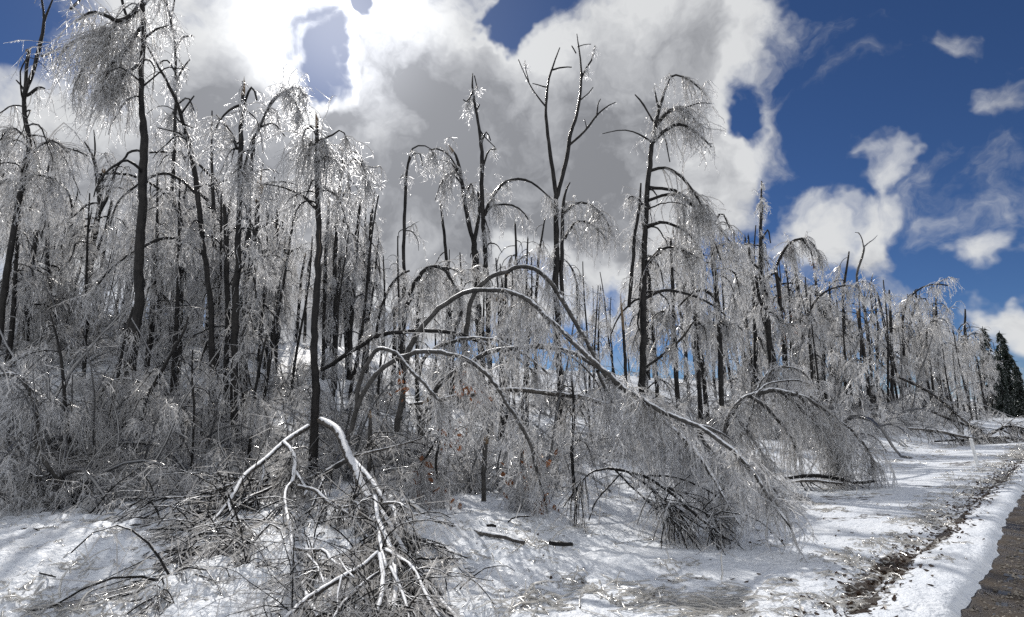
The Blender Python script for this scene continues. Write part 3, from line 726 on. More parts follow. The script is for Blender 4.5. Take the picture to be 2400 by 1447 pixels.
WEEP = tree('weeping_tree', 'large leaning tree with a heavy curtain of ice falling to its right', 'tree',
    ['1505,1030,32 1506,950,29 1508,860,27 1509,760,26 1512,650,24 1515,560,22 1518,480,19 1521,420,17 1530,340,14 1538,290,12 1548,250,10 1560,212,8 1572,178,5', '1474,720,12 1480,640,12 1487,560,11 1498,490,9 1502,430,6'],
    ['1536,292,6 1522,268,5 1505,240,5 1488,222,3', '1546,258,6 1538,232,5 1533,206,3', '1536,300,10 1558,268,9 1585,252,8 1612,262,6 1640,300,4', '1530,335,10 1560,305,9 1590,292,8 1625,305,6 1668,345,4', '1526,400,9 1556,395,8 1590,410,7 1625,450,6 1655,500,4',
     '1521,440,10 1550,440,9 1590,450,8 1630,490,6 1665,545,4 1690,610,3', '1568,182,6 1590,176,5 1618,190,5 1645,212,4 1655,225,3', '1529,335,6 1505,318,5 1480,308,4 1450,306,3 1412,314,2', '1532,330,5 1545,300,4 1560,330,4 1570,380,3', '1520,470,8 1570,455,7 1620,480,6 1680,530,5 1720,580,3',
     '1517,530,9 1560,520,8 1610,545,6 1650,600,4', '1514,620,8 1550,585,7 1590,580,6 1635,605,4', '1512,700,8 1540,685,8 1570,680,7 1620,690,6 1670,715,5 1700,740,3', '1506,480,6 1480,460,4 1470,470,3', '1600,255,4 1640,242,3 1668,243,2'],
    crowns=[dict(on=[2, 3, 6], n2=200, L2=(.6, 2.2), n3=2500, chips=3300), dict(on=[4, 5, 9, 10, 11], n2=280, L2=(.7, 2.6), n3=3300, chips=4000), dict(on=[7, 8, 12, 13], n2=70, L2=(.3, 1.2), n3=600, chips=1000), dict(on='stem', stem=[0, 1], lo=.45, n2=90, n3=800, chips=1200)], auto=[(0, 9, .35, .8, (1.2, 2.8), .3)], seed=26, Y=22, dd=1.0)
tree('bent_tree', 'dark wavy trunk under the weeping curtain right of the large leaning tree', 'tree',
    ['1701,1020,20 1696,940,19 1692,860,18 1684,760,17 1678,690,16 1670,600,14 1662,520,11 1656,470,7'], ['1680,700,8 1650,680,7 1620,690,5 1590,720,4', '1672,600,7 1700,570,6 1725,600,4', '1688,760,6 1720,760,5 1740,775,4', '1665,540,6 1690,500,5 1712,540,3'],
    crowns=[dict(on='all', n2=180, L2=(.7, 2.4), n3=2000, chips=2600)], auto=[(0, 11, .45, .98, (1.3, 3.0))], seed=27, Y=24)
tree('snapped_tree', 'thin broken pole with an orange-tan splintered top left of the leaning tree', 'tree', ['1470,940,10 1466,860,10 1462,790,9 1459,750,8'], crowns=[], spl=[(0, 1.1)], seed=28, Y=20)
tree('iced_spire_tree', 'narrow ice-crusted spire rising above the stand against blue sky', 'tree',
    ['1812,880,26 1806,820,24 1800,760,22 1793,700,19 1788,640,15 1786,580,12 1786,500,9 1785,425,4', '1822,870,12 1800,770,12 1782,700,11 1772,650,8'], ['1787,640,6 1760,610,5 1755,580,4', '1790,660,6 1815,640,5 1830,660,4', '1787,560,5 1800,540,4 1806,570,3'],
    crowns=[dict(on='stem', stem=[0], lo=.5, n2=150, L2=(.3, 1.2), n3=1600, chips=2200, spread=.35, droop=4), dict(on='all', n2=80, n3=900, chips=1200)], auto=[(0, 9, .35, .7, (.9, 2.0))], seed=29, Y=34)
tree('bent_tree', 'bent tree hooked to the right ending in a rusty brown iced clump', 'tree',
    ['1842,880,15 1835,780,14 1826,690,13 1818,630,11', '1818,630,9 1832,595,9 1855,567,8 1885,560,7 1908,578,6 1922,605,4'], ['1830,600,5 1845,580,4 1865,590,3', '1880,562,5 1900,590,4 1908,630,3'], Y=36,
    crowns=[dict(on='stem', stem=[1], lo=.2, n2=120, L2=(.6, 2.2), n3=1500, chips=1900), dict(on='all', n2=40, n3=400, chips=500)], auto=[(0, 7, .4, .95, (1.0, 2.2))], leaves=240, seed=30)
tree('leaning_tree', 'pole leaning left at the verge with a rusty torn top and stump beside it', 'tree', ['2052,1000,13 2046,960,12 2034,880,11 2022,800,10 2012,745,8'], ['2030,850,4 2050,830,3 2062,850,2'], crowns=[dict(on='all', n2=20, n3=150, chips=250)], auto=[(0, 5, .4, .9, (1.2, 2.4))], spl=[(0, 1.3)], seed=31, Y=40)
tree('forked_tree', 'pale crooked tree with three curling leaders over the right-hand stand', 'tree',
    ['2042,880,9 2034,800,9 2026,740,8 2018,700,8 2008,660,7 2010,630,7 2022,600,6 2026,575,5', '2024,580,4 2034,570,4 2046,562,3 2056,552,2', '2024,580,4 2020,560,3 2012,546,3 2004,545,2', '2026,705,6 2034,690,5 2040,665,4 2046,640,2'], crowns=[], auto=[(0, 7, .2, .6, (1.5, 3.0))], bark='bark_grey', seed=32, Y=46, icicles=200)
for k, (s, Y, lab) in enumerate([
    ('1980,880,9 1978,780,9 1976,700,8 1982,640,7 1990,590,4', 44, 'thin iced pole between the hooked tree and the pale crooked tree'),
    ('2160,905,9 2157,830,9 2152,760,8 2146,680,5', 60, 'bare snapped pole with an arched neighbour near the right end'),
    ('2264,900,8 2263,820,8 2262,770,7 2262,725,4', 85, 'last slim spire before the dark conifers'),
    ('2200,900,9 2198,800,9 2194,730,7 2194,690,4', 70, 'iced spire with a full weeping skirt between two bare poles'),
    ('2120,900,8 2128,800,8 2138,740,7 2150,705,5 2168,700,4 2176,715,3', 60, 'pole curving right beneath the snapped pole near the right end')]):
    tree('slender_tree', lab, 'tree', [s], Y=Y, crowns=[dict(on='all', n2=150, L2=(.8, 2.8), n3=1100, chips=1300)], auto=[(0, 14, .35, .97, (1.6, 3.6))], seed=40 + k)
# more single trunks that show between the large ones
for k, (s, Y, lab, n) in enumerate([
    ('113,860,17 112,760,17 110,660,15 108,590,13 112,520,9', 19, 'dark trunk with a kink behind the tree at the left edge', 9),
    ('143,850,12 146,740,12 146,640,10 143,560,6', 22, 'knotty thin trunk left of the black forked trunk', 7),
    ('64,800,20 70,700,18 75,620,16 84,540,11', 18, 'short dark trunk close behind the tree at the left edge', 8),
    ('515,1080,24 520,960,22 524,820,20 526,700,18 528,560,15 526,480,10', 15, 'plain dark trunk between the leaning tree and the spike', 6),
    ('505,960,18 503,800,17 500,640,15 498,500,12 495,380,8 497,260,4', 20, 'slim trunk left of the spike ending in a fine iced tip', 9),
    ('335,1000,22 345,880,20 358,740,17 366,600,13 372,520,8', 17, 'dark trunk close to the right of the thick broken one', 5),
    ('645,830,13 655,720,13 668,610,12 684,540,9 700,495,6', 30, 'trunk leaning right with an iced fan at its tip', 5),
    ('612,800,14 612,700,14 618,600,12 628,500,9', 30, 'upright dark trunk right of the splinter-topped one', 5),
    ('632,830,12 640,720,12 648,620,10 652,540,6', 31, 'second upright trunk right of the splinter-topped one', 4),
    ('690,840,9 698,740,9 705,660,8 715,600,5', 33, 'thin trunk on the ridge left of the split tree', 3),
    ('820,860,16 822,760,15 828,640,13 838,520,10 846,470,6', 25, 'grey trunk hung with ice right of the weeping thin tree', 9),
    ('862,800,12 862,680,12 866,560,10 878,450,4', 27, 'pointed broken stem right of the grey hung trunk', 6),
    ('1060,880,13 1055,760,12 1048,640,11 1040,540,9 1032,470,6', 24, 'thin trunk leaning left behind the first high arch', 7),
    ('1178,900,24 1176,800,24 1174,730,22 1173,700,20', 20, 'short thick snag with a ragged flat top', 0),
    ('1190,850,12 1190,760,12 1188,690,11 1186,640,9', 22, 'thin dark snag beside the ragged thick one', 0),
    ('925,800,13 924,760,12 923,728,11', 24, 'short stump left of the cane-shaped pole', 0),
    ('1212,830,11 1212,700,10 1210,600,8 1208,520,5', 30, 'thin iced tree centred behind the arches', 9),
    ('1255,830,10 1258,700,9 1265,600,8 1278,510,4', 30, 'thin trunk just left of the tall forked tree', 6),
    ('1590,940,15 1585,840,14 1580,740,13 1576,640,10 1572,560,7', 28, 'dark trunk half hidden by the ice curtain', 8),
    ('1640,930,14 1636,820,13 1628,720,11 1622,640,8', 30, 'trunk behind the ice curtain near the wavy trunk', 8),
    ('1770,880,13 1768,780,12 1764,680,10 1758,600,6', 36, 'trunk left of the ice-crusted spire', 8),
    ('1885,890,12 1880,780,11 1870,680,10 1862,620,6', 42, 'trunk below the brown iced clump', 8),
    ('1930,900,12 1926,800,11 1915,700,9 1908,640,5', 44, 'trunk right of the brown iced clump', 8),
    ('1950,920,10 1950,820,10 1946,720,8 1944,660,4', 48, 'thin trunk in the stand right of the hooked tree', 7),
    ('2090,920,10 2090,820,10 2086,740,8 2084,680,4', 54, 'iced trunk right of the pale crooked tree', 9)]):
    snag = n == 0
    tree('snag' if snag else 'slender_tree', lab, 'snag' if snag else 'tree', [s], Y=Y, crowns=[] if snag else [dict(on='all', n2=12 * n, L2=(.6, 2.2), n3=110 * n, chips=150 * n)],
         auto=[] if snag else [(0, n, .35, .97, (1.0, 2.6))], spl=[(0, .25)] if snag or n < 5 else None, seed=60 + k, sides=8)

# ================================================================ saplings bent over into arches
ARCH = dict(roots=False, sides=9, bark='bark_grey', dd=.3, jit=.6, wid=.95)
def arch(label, stem, Y, limbs=(), crowns=(), seed=1, name='arched_sapling', cat='sapling', **k):
    a = dict(ARCH); a.update(k)
    return tree(name, label, cat, [stem] if isinstance(stem, str) else stem, limbs, Y=Y, crowns=crowns, seed=seed, **a)
arch('long sapling arching from left to right, its tip lying in the snow', '930,1010,24 938,930,24 962,815,23 1010,750,22 1070,702,21 1130,687,20 1200,696,20 1260,735,19 1330,805,19 1400,868,18 1465,925,19 1540,972,20 1610,1003,18 1680,1040,16 1740,1088,14 1790,1150,12 1830,1205,9 1855,1240,6', (11.5, 6.6),
     ['1600,1000,11 1650,1000,9 1700,1020,7 1740,1060,6 1760,1110,4', '1640,1020,12 1680,1075,10 1710,1130,8 1750,1200,6 1760,1250,4', '1560,985,12 1620,1060,11 1660,1130,9 1700,1200,7 1735,1245,5', '1740,1090,9 1800,1140,8 1850,1160,6 1910,1170,4', '1790,1150,7 1840,1180,6 1880,1210,5 1898,1235,3', '1400,870,8 1440,950,6 1480,1040,5', '1480,935,7 1520,1010,6 1560,1070,5'],
     [dict(on=[0, 1, 2, 3, 4], n2=440, L2=(.3, 1.2), n3=3600, chips=6000, q=.9, lo=.05, along=.7, spread=.9), dict(on='stem', lo=.3, n2=170, L2=(.4, 1.5), n3=1300, chips=2400, q=.9), dict(on=[5, 6], n2=60, n3=500, chips=700, q=.8)], 101)
arch('second arched sapling just under the longest one, meeting it at the right', '985,1010,20 1000,930,20 1035,880,20 1085,845,19 1140,820,19 1200,808,18 1260,806,18 1320,818,18 1380,850,17 1440,895,17 1500,945,17 1560,990,16 1630,1060,13 1690,1150,10 1735,1235,6', (12.3, 7.4),
     ['1260,806,6 1330,830,5 1400,900,4 1420,980,3'], [dict(on='stem', lo=.3, n2=120, L2=(.4, 1.3), n3=1000, chips=1900, q=.85)], 102)
arch('highest arched sapling, curving from the black forked trunk to the right', '1085,900,16 1092,760,17 1105,690,17 1135,655,17 1180,630,17 1235,622,16 1285,655,16 1325,705,15 1358,765,14 1385,820,13 1408,865,12 1425,900,10', (15, 12.5), (), [dict(on='stem', lo=.3, n2=60, L2=(.4, 1.2), n3=500, chips=900, q=.95)], 103)
arch('low arched sapling drooping in the middle, its crown hanging to the snow', '815,1030,15 830,975,15 855,920,15 895,865,15 945,835,15 1000,825,15 1060,835,14 1110,855,14 1155,893,13 1190,940,13 1222,995,12 1243,1040,10 1250,1075,9', (9.5, 8.2),
     ['1250,1075,9 1265,1120,7 1275,1170,6 1288,1230,4 1295,1275,3', '1235,1025,6 1222,1060,5 1215,1110,4 1212,1160,3', '1245,1050,6 1270,1080,4 1290,1085,3', '1110,858,5 1120,900,4 1115,950,3', '1080,845,5 1078,890,4 1090,930,3', '1268,1130,5 1255,1190,4 1240,1260,3'],
     [dict(on=[0, 1, 2, 5], n2=110, L2=(.3, .9), n3=1200, chips=1500, q=.65), dict(on='stem', lo=.35, n2=50, L2=(.4, 1.2), n3=450, chips=900, q=.75), dict(on=[3, 4], n2=30, n3=250, chips=400, q=.65)], 104, leaves=150)
arch('arched sapling with a kinked top dropping two dark forked branches', '822,1020,13 832,950,13 846,890,13 868,835,13 895,812,13 930,822,12 958,855,12 990,892,12 1018,925,11 1036,945,10', (9.6, 8.4),
     ['1036,945,9 1034,1000,7 1022,1030,6 1000,1070,5 988,1090,5 988,1150,4 998,1200,3 1002,1290,2', '1036,945,8 1050,962,7 1056,985,6 1050,1030,5 1052,1050,4', '1034,1000,6 1022,1080,6 1026,1130,5 1038,1170,5 1042,1230,4 1040,1290,2', '925,818,5 940,850,4 950,910,3'],
     [dict(on=[0, 1, 2], n2=80, L2=(.25, .8), n3=800, chips=1100, q=.6), dict(on='stem', lo=.4, n2=30, L2=(.3, .9), n3=250, chips=500, q=.7)], 105, leaves=140, limb_bark='twig_dark')
arch('dark sapling bowed low from the split trunk towards the right', '752,868,12 790,842,13 830,815,14 880,788,14 940,772,14 1000,770,13 1060,777,13 1115,797,12 1165,815,11 1215,840,9 1260,880,6', (13.5, 13), (), [dict(on='stem', lo=.2, n2=60, L2=(.4, 1.3), n3=500, chips=900, q=.9)], 106, bark='bark')
arch('slim snow-topped arch in the centre between the larger arches', '975,900,12 990,850,12 1015,818,13 1060,797,13 1110,790,12 1160,798,12 1210,820,11 1250,845,9 1290,880,6', (13.5, 12.5), (), [dict(on='stem', lo=.2, n2=50, L2=(.4, 1.2), n3=400, chips=800, q=.9)], 107)
arch('narrow hoop-shaped sapling left of the black forked trunk', '935,880,14 940,780,15 948,720,15 962,672,14 985,638,13 1012,628,12 1040,640,10 1060,665,8 1080,695,6', (17, 16.5), (), [dict(on='stem', lo=.4, n2=110, L2=(.5, 1.8), n3=900, chips=1300)], 108, bark='bark')
arch('thin curved stem with a cut-off tip left of the cane-shaped pole', '880,800,8 890,735,9 905,690,9 925,658,8 945,640,7 960,635,6', (19, 19), (), [dict(on='stem', lo=.3, n2=50, n3=400, chips=600)], 109, bark='bark')
arch('young tree bending out of frame at the left edge, snow along its top', '90,1150,15 89,1090,15 88,1030,15 84,975,15 74,930,15 58,902,14 38,886,14 10,880,13 -30,882,11 -70,900,8', (8.6, 8.0),
     ['86,1045,10 100,1075,10 118,1100,9 140,1130,8 160,1155,5', '118,1112,7 95,1118,6 72,1112,5 66,1060,4', '84,960,5 110,935,4 150,955,3'], [dict(on='stem', lo=.5, n2=60, n3=450, chips=700, q=.55), dict(on=[1, 2], n2=50, L2=(.2, .7), n3=400, chips=600, q=.55)], 110)
arch('wide domed sapling whose dense ice curtain reaches the snow, right of centre', '1698,1030,17 1712,985,18 1738,945,17 1775,925,16 1820,917,15 1865,920,14 1910,938,12 1955,968,10 2000,1010,8 2030,1050,6 2050,1085,3', (13.6, 12.6),
     ['1760,930,9 1800,960,8 1850,1020,6 1880,1085,4', '1830,918,8 1880,960,7 1930,1020,5 1960,1080,3', '1720,970,8 1750,1010,7 1790,1070,5 1800,1110,3', '1715,1030,8 1735,1060,7 1755,1100,4', '1865,920,7 1920,990,5 1960,1040,4 1990,1085,3', '1900,930,6 1960,1000,5 2005,1060,3', '1770,925,6 1800,900,5 1860,890,4 1900,900,3', '1750,1000,7 1765,945,6 1778,905,5 1800,870,3'],
     [dict(on=[0, 1, 2, 3, 4, 5], n2=420, L2=(.5, 1.6), n3=3600, chips=5000, q=.85, lo=.05, spread=.9), dict(on='stem', lo=.15, n2=120, L2=(.6, 1.8), n3=1100, chips=1800, q=.85), dict(on=[6, 7], n2=60, n3=400, chips=600, q=.8)], 111)
arch('small white-topped arch above the domed sapling', '1790,960,7 1795,900,7 1812,868,8 1845,862,7 1880,872,6 1910,905,4', (22, 22), (), [dict(on='stem', lo=.2, n2=70, n3=600, chips=800)], 112)
arch('thin bowed stem at the left, behind the leaning saplings', '210,1010,6 220,960,7 240,915,7 275,892,7 315,890,7 350,910,6 370,945,4', (11, 11), (), [dict(on='stem', lo=.2, n2=50, n3=350, chips=600, q=.7)], 113)
# leaning young stems on the left slope
for k, (s, Y, lab) in enumerate([
    ('172,1160,11 166,1060,11 155,960,10 146,880,9 138,820,7 118,735,5', 9.5, 'thin dark stem leaning left through the brush at the left'),
    ('240,1090,8 252,1000,9 270,900,9 290,800,8 312,720,6', 11, 'thin stem leaning right left of the thick broken trunk'),
    ('300,1105,12 325,1010,12 350,920,11 390,850,9 430,780,7 442,742,5', 10.5, 'dark sapling leaning right across the foot of the thick broken trunk'),
    ('588,1010,8 598,920,8 612,840,8 625,785,5', 12, 'thin dark stem leaning right of the paired trunks'),
    ('452,1060,6 454,960,6 450,880,6 452,820,4', 11, 'wavy thin stem left of the leaning tree foot'),
    ('1345,1130,10 1342,1050,10 1346,960,9 1338,880,6', 10.5, 'thin upright stem in front of the thicket in the centre'),
    ('1000,1010,10 1020,920,12 1045,850,12 1065,780,12 1082,730,9', 15, 'dark stem leaning right beneath the high arches'),
    ('1515,860,8 1560,825,8 1600,790,7 1625,755,4', 21, 'branching stem slanting right from the large leaning tree')]):
    tree('leaning_sapling', lab, 'sapling', [s], Y=Y, crowns=[dict(on='all', n2=50, L2=(.3, 1.0), n3=420, chips=650)], auto=[(0, 6, .3, .95, (.4, 1.2))], seed=130 + k, sides=7, roots=k != 7)

# ================================================================ fallen limbs and logs in front
def fallen(name, label, stems, Y, limbs, crowns, seed, bark='limb_snow', cat='fallen branch', **k):
    a = dict(roots=False, sides=10, dd=.0, bark=bark); a.update(k)
    return tree(name, label, cat, stems, (), Y=Y, crowns=crowns, seed=seed, **a)
def limb_depths(name, label, main, subs, crowns, seed, bark='limb_snow', cat='fallen branch', leaves=0, spl=0, sub_bark=None):
    """main: (pixels, Y0, Y1); subs the same: forked pieces of one fallen limb, each with its own run in depth"""
    rng = np.random.default_rng(seed)
    p, r = traced(main[0], main[1], main[2], rng=rng, jit=.28)
    loc = p[-1].copy(); loc[2] = hgt(loc[0], loc[1]); root = thing(name, label, cat, loc)
    m = MB(); m.tubes(p, r, 10); collect(root, loc, [('main_limb', m, bark)])
    P = [p]
    for (sx, y0, y1) in subs:
        a, b = traced(sx, y0, y1, rng=rng, jit=.3); a[:, 2] = np.maximum(a[:, 2], hgt(a[:, 0], a[:, 1]) + .02)
        m = MB(); m.tubes(a, b, 7); collect(root, loc, [('side_limb', m, sub_bark or bark)]); P.append(a)
    dark = MB(); ice = MB()
    if crowns:
        q_, t_, _, _ = pick(same(P), 120, rng, .05, .95)
        ice.chips(q_ - [0, 0, .02], np.array([0, 0, -1.]) + rng.normal(size=q_.shape) * .12, rng.uniform(.04, .16, 120), rng.uniform(.006, .011, 120), rng)
    for c in crowns:
        c = dict(c); on = c.pop('on', None); src = P if on is None else [P[k] for k in on]
        crown(same(src), rng, dark=dark, ice=ice, **c)
    parts = [('branchlets', dark, 'twig_dark'), ('ice_twigs', ice, 'ice_twig')]
    if spl:
        sm = MB(); splinter(sm, p[0], p[0] - p[1], max(r[0] * .8, .03), spl, rng); parts.append(('splinters', sm, 'wood'))
    if leaves:
        lm = MB(); q, _, _, _ = pick(same(P), leaves, rng, .3, 1); lm.flakes(q + rng.normal(size=q.shape) * .1, rng.uniform(.02, .045, leaves), rng); parts.append(('leaves', lm, 'leaf'))
    collect(root, loc, parts); return root
FB = dict(wig=.12, q=.8, L2=(.35, 1.4), L3=(.10, .42), spread=.8, up=.05, droop=1.0, along=.9, chip_len=1.0)
limb_depths('fallen_limb', 'big snow-covered limb sloping from the broken trunk down to the near snow',
    ('752,986,28 775,995,30 797,1020,31 815,1058,32 838,1100,33 862,1150,34 880,1210,36 893,1270,38 905,1330,36 912,1400,34 915,1470,30', 10.6, 4.3),
    [('822,1072,22 850,1105,22 878,1145,20 905,1180,17 925,1200,14 930,1250,12', 9.2, 6.6), ('885,1215,20 915,1290,20 925,1350,20 918,1447,18', 6.7, 4.4), ('895,1200,16 930,1270,17 965,1330,16 1010,1390,15 1060,1440,14 1080,1470,10', 7.0, 4.6),
     ('878,1165,15 890,1260,13 905,1330,11', 7.4, 5.4), ('905,1290,14 965,1330,12 1000,1400,11 1030,1447,9', 5.8, 4.5), ('890,1300,20 895,1380,20 880,1447,16', 5.4, 4.3), ('915,1330,12 945,1400,11 960,1460,8', 5.2, 4.3), ('900,1180,10 935,1180,8 960,1195,5', 7.0, 6.5), ('870,1160,9 840,1180,8 800,1190,6', 7.5, 7.2)],
    [dict(FB, on=[1, 2, 3, 4, 5, 6, 7, 8, 9], n2=230, n3=1500, chips=1500, L2=(.25, .8)), dict(FB, on=[0], n2=50, n3=300, chips=400, lo=.25, hi=.75, L2=(.2, .6))], 201, spl=.15)
limb_depths('fallen_limb', 'long snowy limb running down to the left into a fan of dark twigs',
    ('722,1000,16 690,1020,19 655,1045,20 620,1075,19 590,1100,17 565,1128,15 550,1155,14 535,1180,13', 10.6, 7.8),
    [('535,1180,11 505,1212,9 480,1245,8 455,1275,7 441,1310,5', 7.8, 6.6), ('535,1180,9 540,1225,7 528,1270,6 535,1330,4', 7.8, 6.3), ('600,1092,8 560,1140,7 500,1180,6 430,1225,5 380,1270,3', 9.0, 7.2), ('565,1128,8 500,1150,7 440,1165,6 370,1165,4', 8.5, 8.0),
     ('615,1078,9 618,1110,8 605,1150,7 600,1190,4', 9.3, 8.4), ('575,1118,8 530,1160,7 470,1200,6 400,1230,4 350,1240,3', 8.6, 7.6), ('441,1310,5 425,1350,4 400,1385,4 365,1425,2', 6.6, 5.2), ('535,1230,5 500,1290,5 470,1330,4 430,1360,3', 7.5, 5.8), ('535,1180,6 560,1250,5 575,1320,4', 7.8, 6.2)],
    [dict(FB, on=[1, 2, 3, 4, 5, 6, 7, 8, 9], n2=520, n3=2200, chips=1500, lo=.2)], 202, sub_bark='limb_snow')
limb_depths('fallen_limb', 'crooked forked limb hanging in the middle of the broken tangle',
    ('665,1038,14 685,1062,14 692,1090,14 688,1120,13 680,1140,12', 9.4, 8.4),
    [('690,1100,10 705,1125,9 718,1150,9 712,1165,8', 8.8, 8.2), ('700,1140,11 740,1150,11 765,1175,11 800,1195,9 830,1215,8 845,1240,7', 8.3, 7.2), ('820,1205,8 822,1180,9 835,1175,9 845,1210,7', 7.4, 7.2), ('845,1240,7 880,1280,6 900,1310,5', 7.2, 6.0), ('681,1132,8 668,1150,9 666,1185,11 678,1240,12 685,1290,12 700,1345,12 720,1400,13 745,1450,12', 8.2, 4.5), ('690,1285,13 720,1290,12 760,1290,11 780,1315,10 830,1340,7', 6.2, 5.4), ('720,1300,8 745,1330,7 760,1370,5', 6.0, 5.0)],
    [dict(FB, n2=200, n3=1200, chips=1500, L2=(.25, .8))], 203)
limb_depths('fallen_limb', 'near snow-topped branch crossing the bottom of the tangle diagonally',
    ('885,1295,12 850,1325,14 815,1345,15 780,1365,15 740,1390,15 700,1420,14 660,1455,13 630,1480,10', 5.6, 4.0), [('795,1310,6 810,1335,7 830,1355,6', 5.5, 5.0), ('800,1352,7 790,1400,5 795,1440,4', 5.0, 4.4)], [dict(FB, n2=70, n3=400, chips=700, q=.42)], 204)
limb_depths('fallen_limb', 'thin dark branch at the bottom edge right of the diagonal one',
    ('888,1342,8 860,1362,12 830,1390,12 800,1420,12 775,1460,11', 5.0, 4.1), [('830,1390,6 870,1420,6 890,1450,5', 4.7, 4.2)], [dict(FB, n2=60, n3=300, chips=500, q=.4)], 205, bark='twig_dark')
limb_depths('fallen_log', 'dark diagonal log lying behind the big snowy limb', ('836,1066,20 800,1085,20 765,1105,20 735,1118,18 715,1128,14', 10.2, 10.0), [('836,1066,14 865,1045,10 872,1030,5', 10.2, 10.0)], [dict(FB, n2=40, n3=200, chips=300)], 206, bark='bark_grey', cat='log', spl=.45)
limb_depths('fallen_log', 'slim white-topped pole lying right of the big limb towards the thicket', ('820,1072,6 860,1062,8 900,1052,7 940,1042,6 980,1030,5 1010,1015,3', 9.6, 9.8), [], [dict(FB, n2=24, n3=120, chips=200)], 207, cat='log')
for k, (a, y0, y1, lab, n, bk) in enumerate([
    ('290,1150,20 305,1165,20 330,1175,18', 10.6, 10.3, 'short thick snow-capped stub at the thicket edge on the left', 0, 'limb_snow'),
    ('300,1162,6 380,1160,10 460,1160,11 540,1166,12 620,1170,11 700,1168,9', 10.2, 9.6, 'long dark pole lying level under the fan of twigs', 60, 'limb_snow'),
    ('330,1205,8 400,1203,14 460,1205,15 520,1200,12 580,1190,8', 9.4, 9.2, 'second fallen pole lying lower under the fan of twigs', 60, 'limb_snow'),
    ('440,1152,10 500,1150,13 560,1148,13 610,1150,8', 10.4, 10.2, 'dark log behind the fan of twigs', 20, 'bark'),
    ('340,1180,5 420,1178,8 500,1186,9 590,1195,9 680,1200,7', 9.5, 9.0, 'thin crooked pole in the brush pile, above the lowest one', 60, 'limb_snow'),
    ('360,1225,5 430,1222,7 500,1228,8 560,1225,7 640,1212,5', 8.8, 8.6, 'lowest thin pole in the brush pile at the left of the limb', 60, 'limb_snow'),
    ('330,1240,3 390,1215,6 460,1185,8 540,1150,8 600,1125,5', 8.6, 9.8, 'dark bough slanting up through the brush pile', 60, 'twig_dark'),
    ('690,1180,9 760,1178,11 830,1177,11 900,1180,8', 9.3, 9.3, 'level dark pole behind the big snowy limb', 30, 'bark'),
    ('0,1082,12 60,1082,16 120,1082,13 165,1080,8', 11.5, 11.5, 'dark log lying level at the left edge of the thicket', 10, 'limb_snow'),
    ('120,1080,9 190,1078,12 250,1085,10', 11.2, 11.2, 'snowy pole right of the level log at the left', 10, 'limb_snow'),
    ('210,1040,12 240,1046,15 262,1052,13', 12.2, 12.2, 'short grey log end among the left brush', 0, 'bark_grey'),
    ('905,1195,18 960,1205,18 1010,1218,16 1060,1235,15 1110,1246,15 1160,1256,14 1228,1272,12', 8.8, 7.4, 'weathered log lying in the snow below the arches', 0, 'limb_snow'),
    ('1288,1272,12 1315,1275,13 1342,1276,10', 7.3, 7.2, 'short black log end poking out of the snow', 0, 'bark'),
    ('955,1175,14 975,1190,15 1000,1212,15', 9.2, 8.6, 'dark stub leaning on the weathered log', 0, 'bark_grey'),
    ('1140,1232,7 1150,1232,9 1163,1234,7', 8.0, 8.0, 'small dark chunk of wood in the snow behind the weathered log', 0, 'bark'),
    ('920,1240,8 965,1255,9 1000,1272,9 1040,1285,8 1070,1298,6 1095,1308,4', 7.4, 6.4, 'black branch with a forked tip lying right of the big limb', 30, 'twig_dark'),
    ('1190,1225,4 1200,1215,5 1220,1211,5 1245,1211,3', 8.4, 8.5, 'small curved black stick on the open snow', 0, 'twig_dark'),
    ('1840,1122,8 1900,1115,11 1950,1120,10 1990,1128,7', 13.2, 12.8, 'bundle-like dark pole lying below the domed sapling', 20, 'bark'),
    ('1835,1132,6 1890,1126,9 1940,1130,8 1975,1133,5', 12.8, 12.6, 'second dark pole lying just below the first', 14, 'limb_snow'),
    ('1995,1132,6 2025,1131,8 2050,1128,7', 12.6, 12.6, 'short black stick lying right of the two poles', 0, 'bark'),
    ('2128,1004,6 2170,1008,9 2210,1014,10 2260,1024,8 2290,1028,4', 27, 26, 'pale snow-topped trunk fallen flat near the white post', 30, 'limb_snow'),
    ('2108,885,8 2150,905,9 2190,928,9 2230,960,8 2270,995,6 2300,1010,4', 34, 28, 'leaning fallen pole slanting down to the verge on the right', 80, 'bark'),
    ('2185,965,7 2220,980,8 2260,995,7 2300,1012,4', 32, 29, 'lower slanting pole under the leaning fallen one', 60, 'bark'),
    ('2300,1030,5 2330,1015,7 2360,1000,7 2395,1003,6 2440,1020,4', 30, 27, 'dark bowed branch lying across the verge at the right edge', 60, 'bark'),
    ('2190,1035,5 2260,1030,8 2340,1026,8 2400,1030,5', 27, 27, 'flat dark pole in the brush pile at the right edge', 120, 'bark'),
    ('0,1245,4 30,1240,6 60,1238,6 90,1240,3', 7.2, 7.0, 'forked snowy stick lying in the left foreground', 8, 'limb_snow'),
    ('70,1340,4 100,1344,6 130,1353,4', 5.6, 5.4, 'small dark stick in the left foreground snow', 0, 'twig_dark'),
    ('960,948,8 1000,945,12 1040,937,13 1080,928,14 1130,922,15', 12.6, 12.4, 'left half of a snow-topped pole lying across the brush', 20, 'limb_snow'),
    ('1145,920,14 1190,915,15 1240,917,15 1290,924,15 1340,928,15 1400,942,15 1450,958,12', 12.4, 11.8, 'long snow-topped pole lying across the brush under the arches', 50, 'limb_snow')]):
    limb_depths('fallen_log' if n < 60 else 'fallen_branch', lab, (a, y0, y1), [], [dict(FB, n2=max(4, n), n3=n * 6, chips=n * 6, q=float(np.clip(y0 / 17, .45, 1.5)))] if n else [], 220 + k, bark=bk, cat='log' if n < 60 else 'fallen branch')
rp = np.random.default_rng(88)
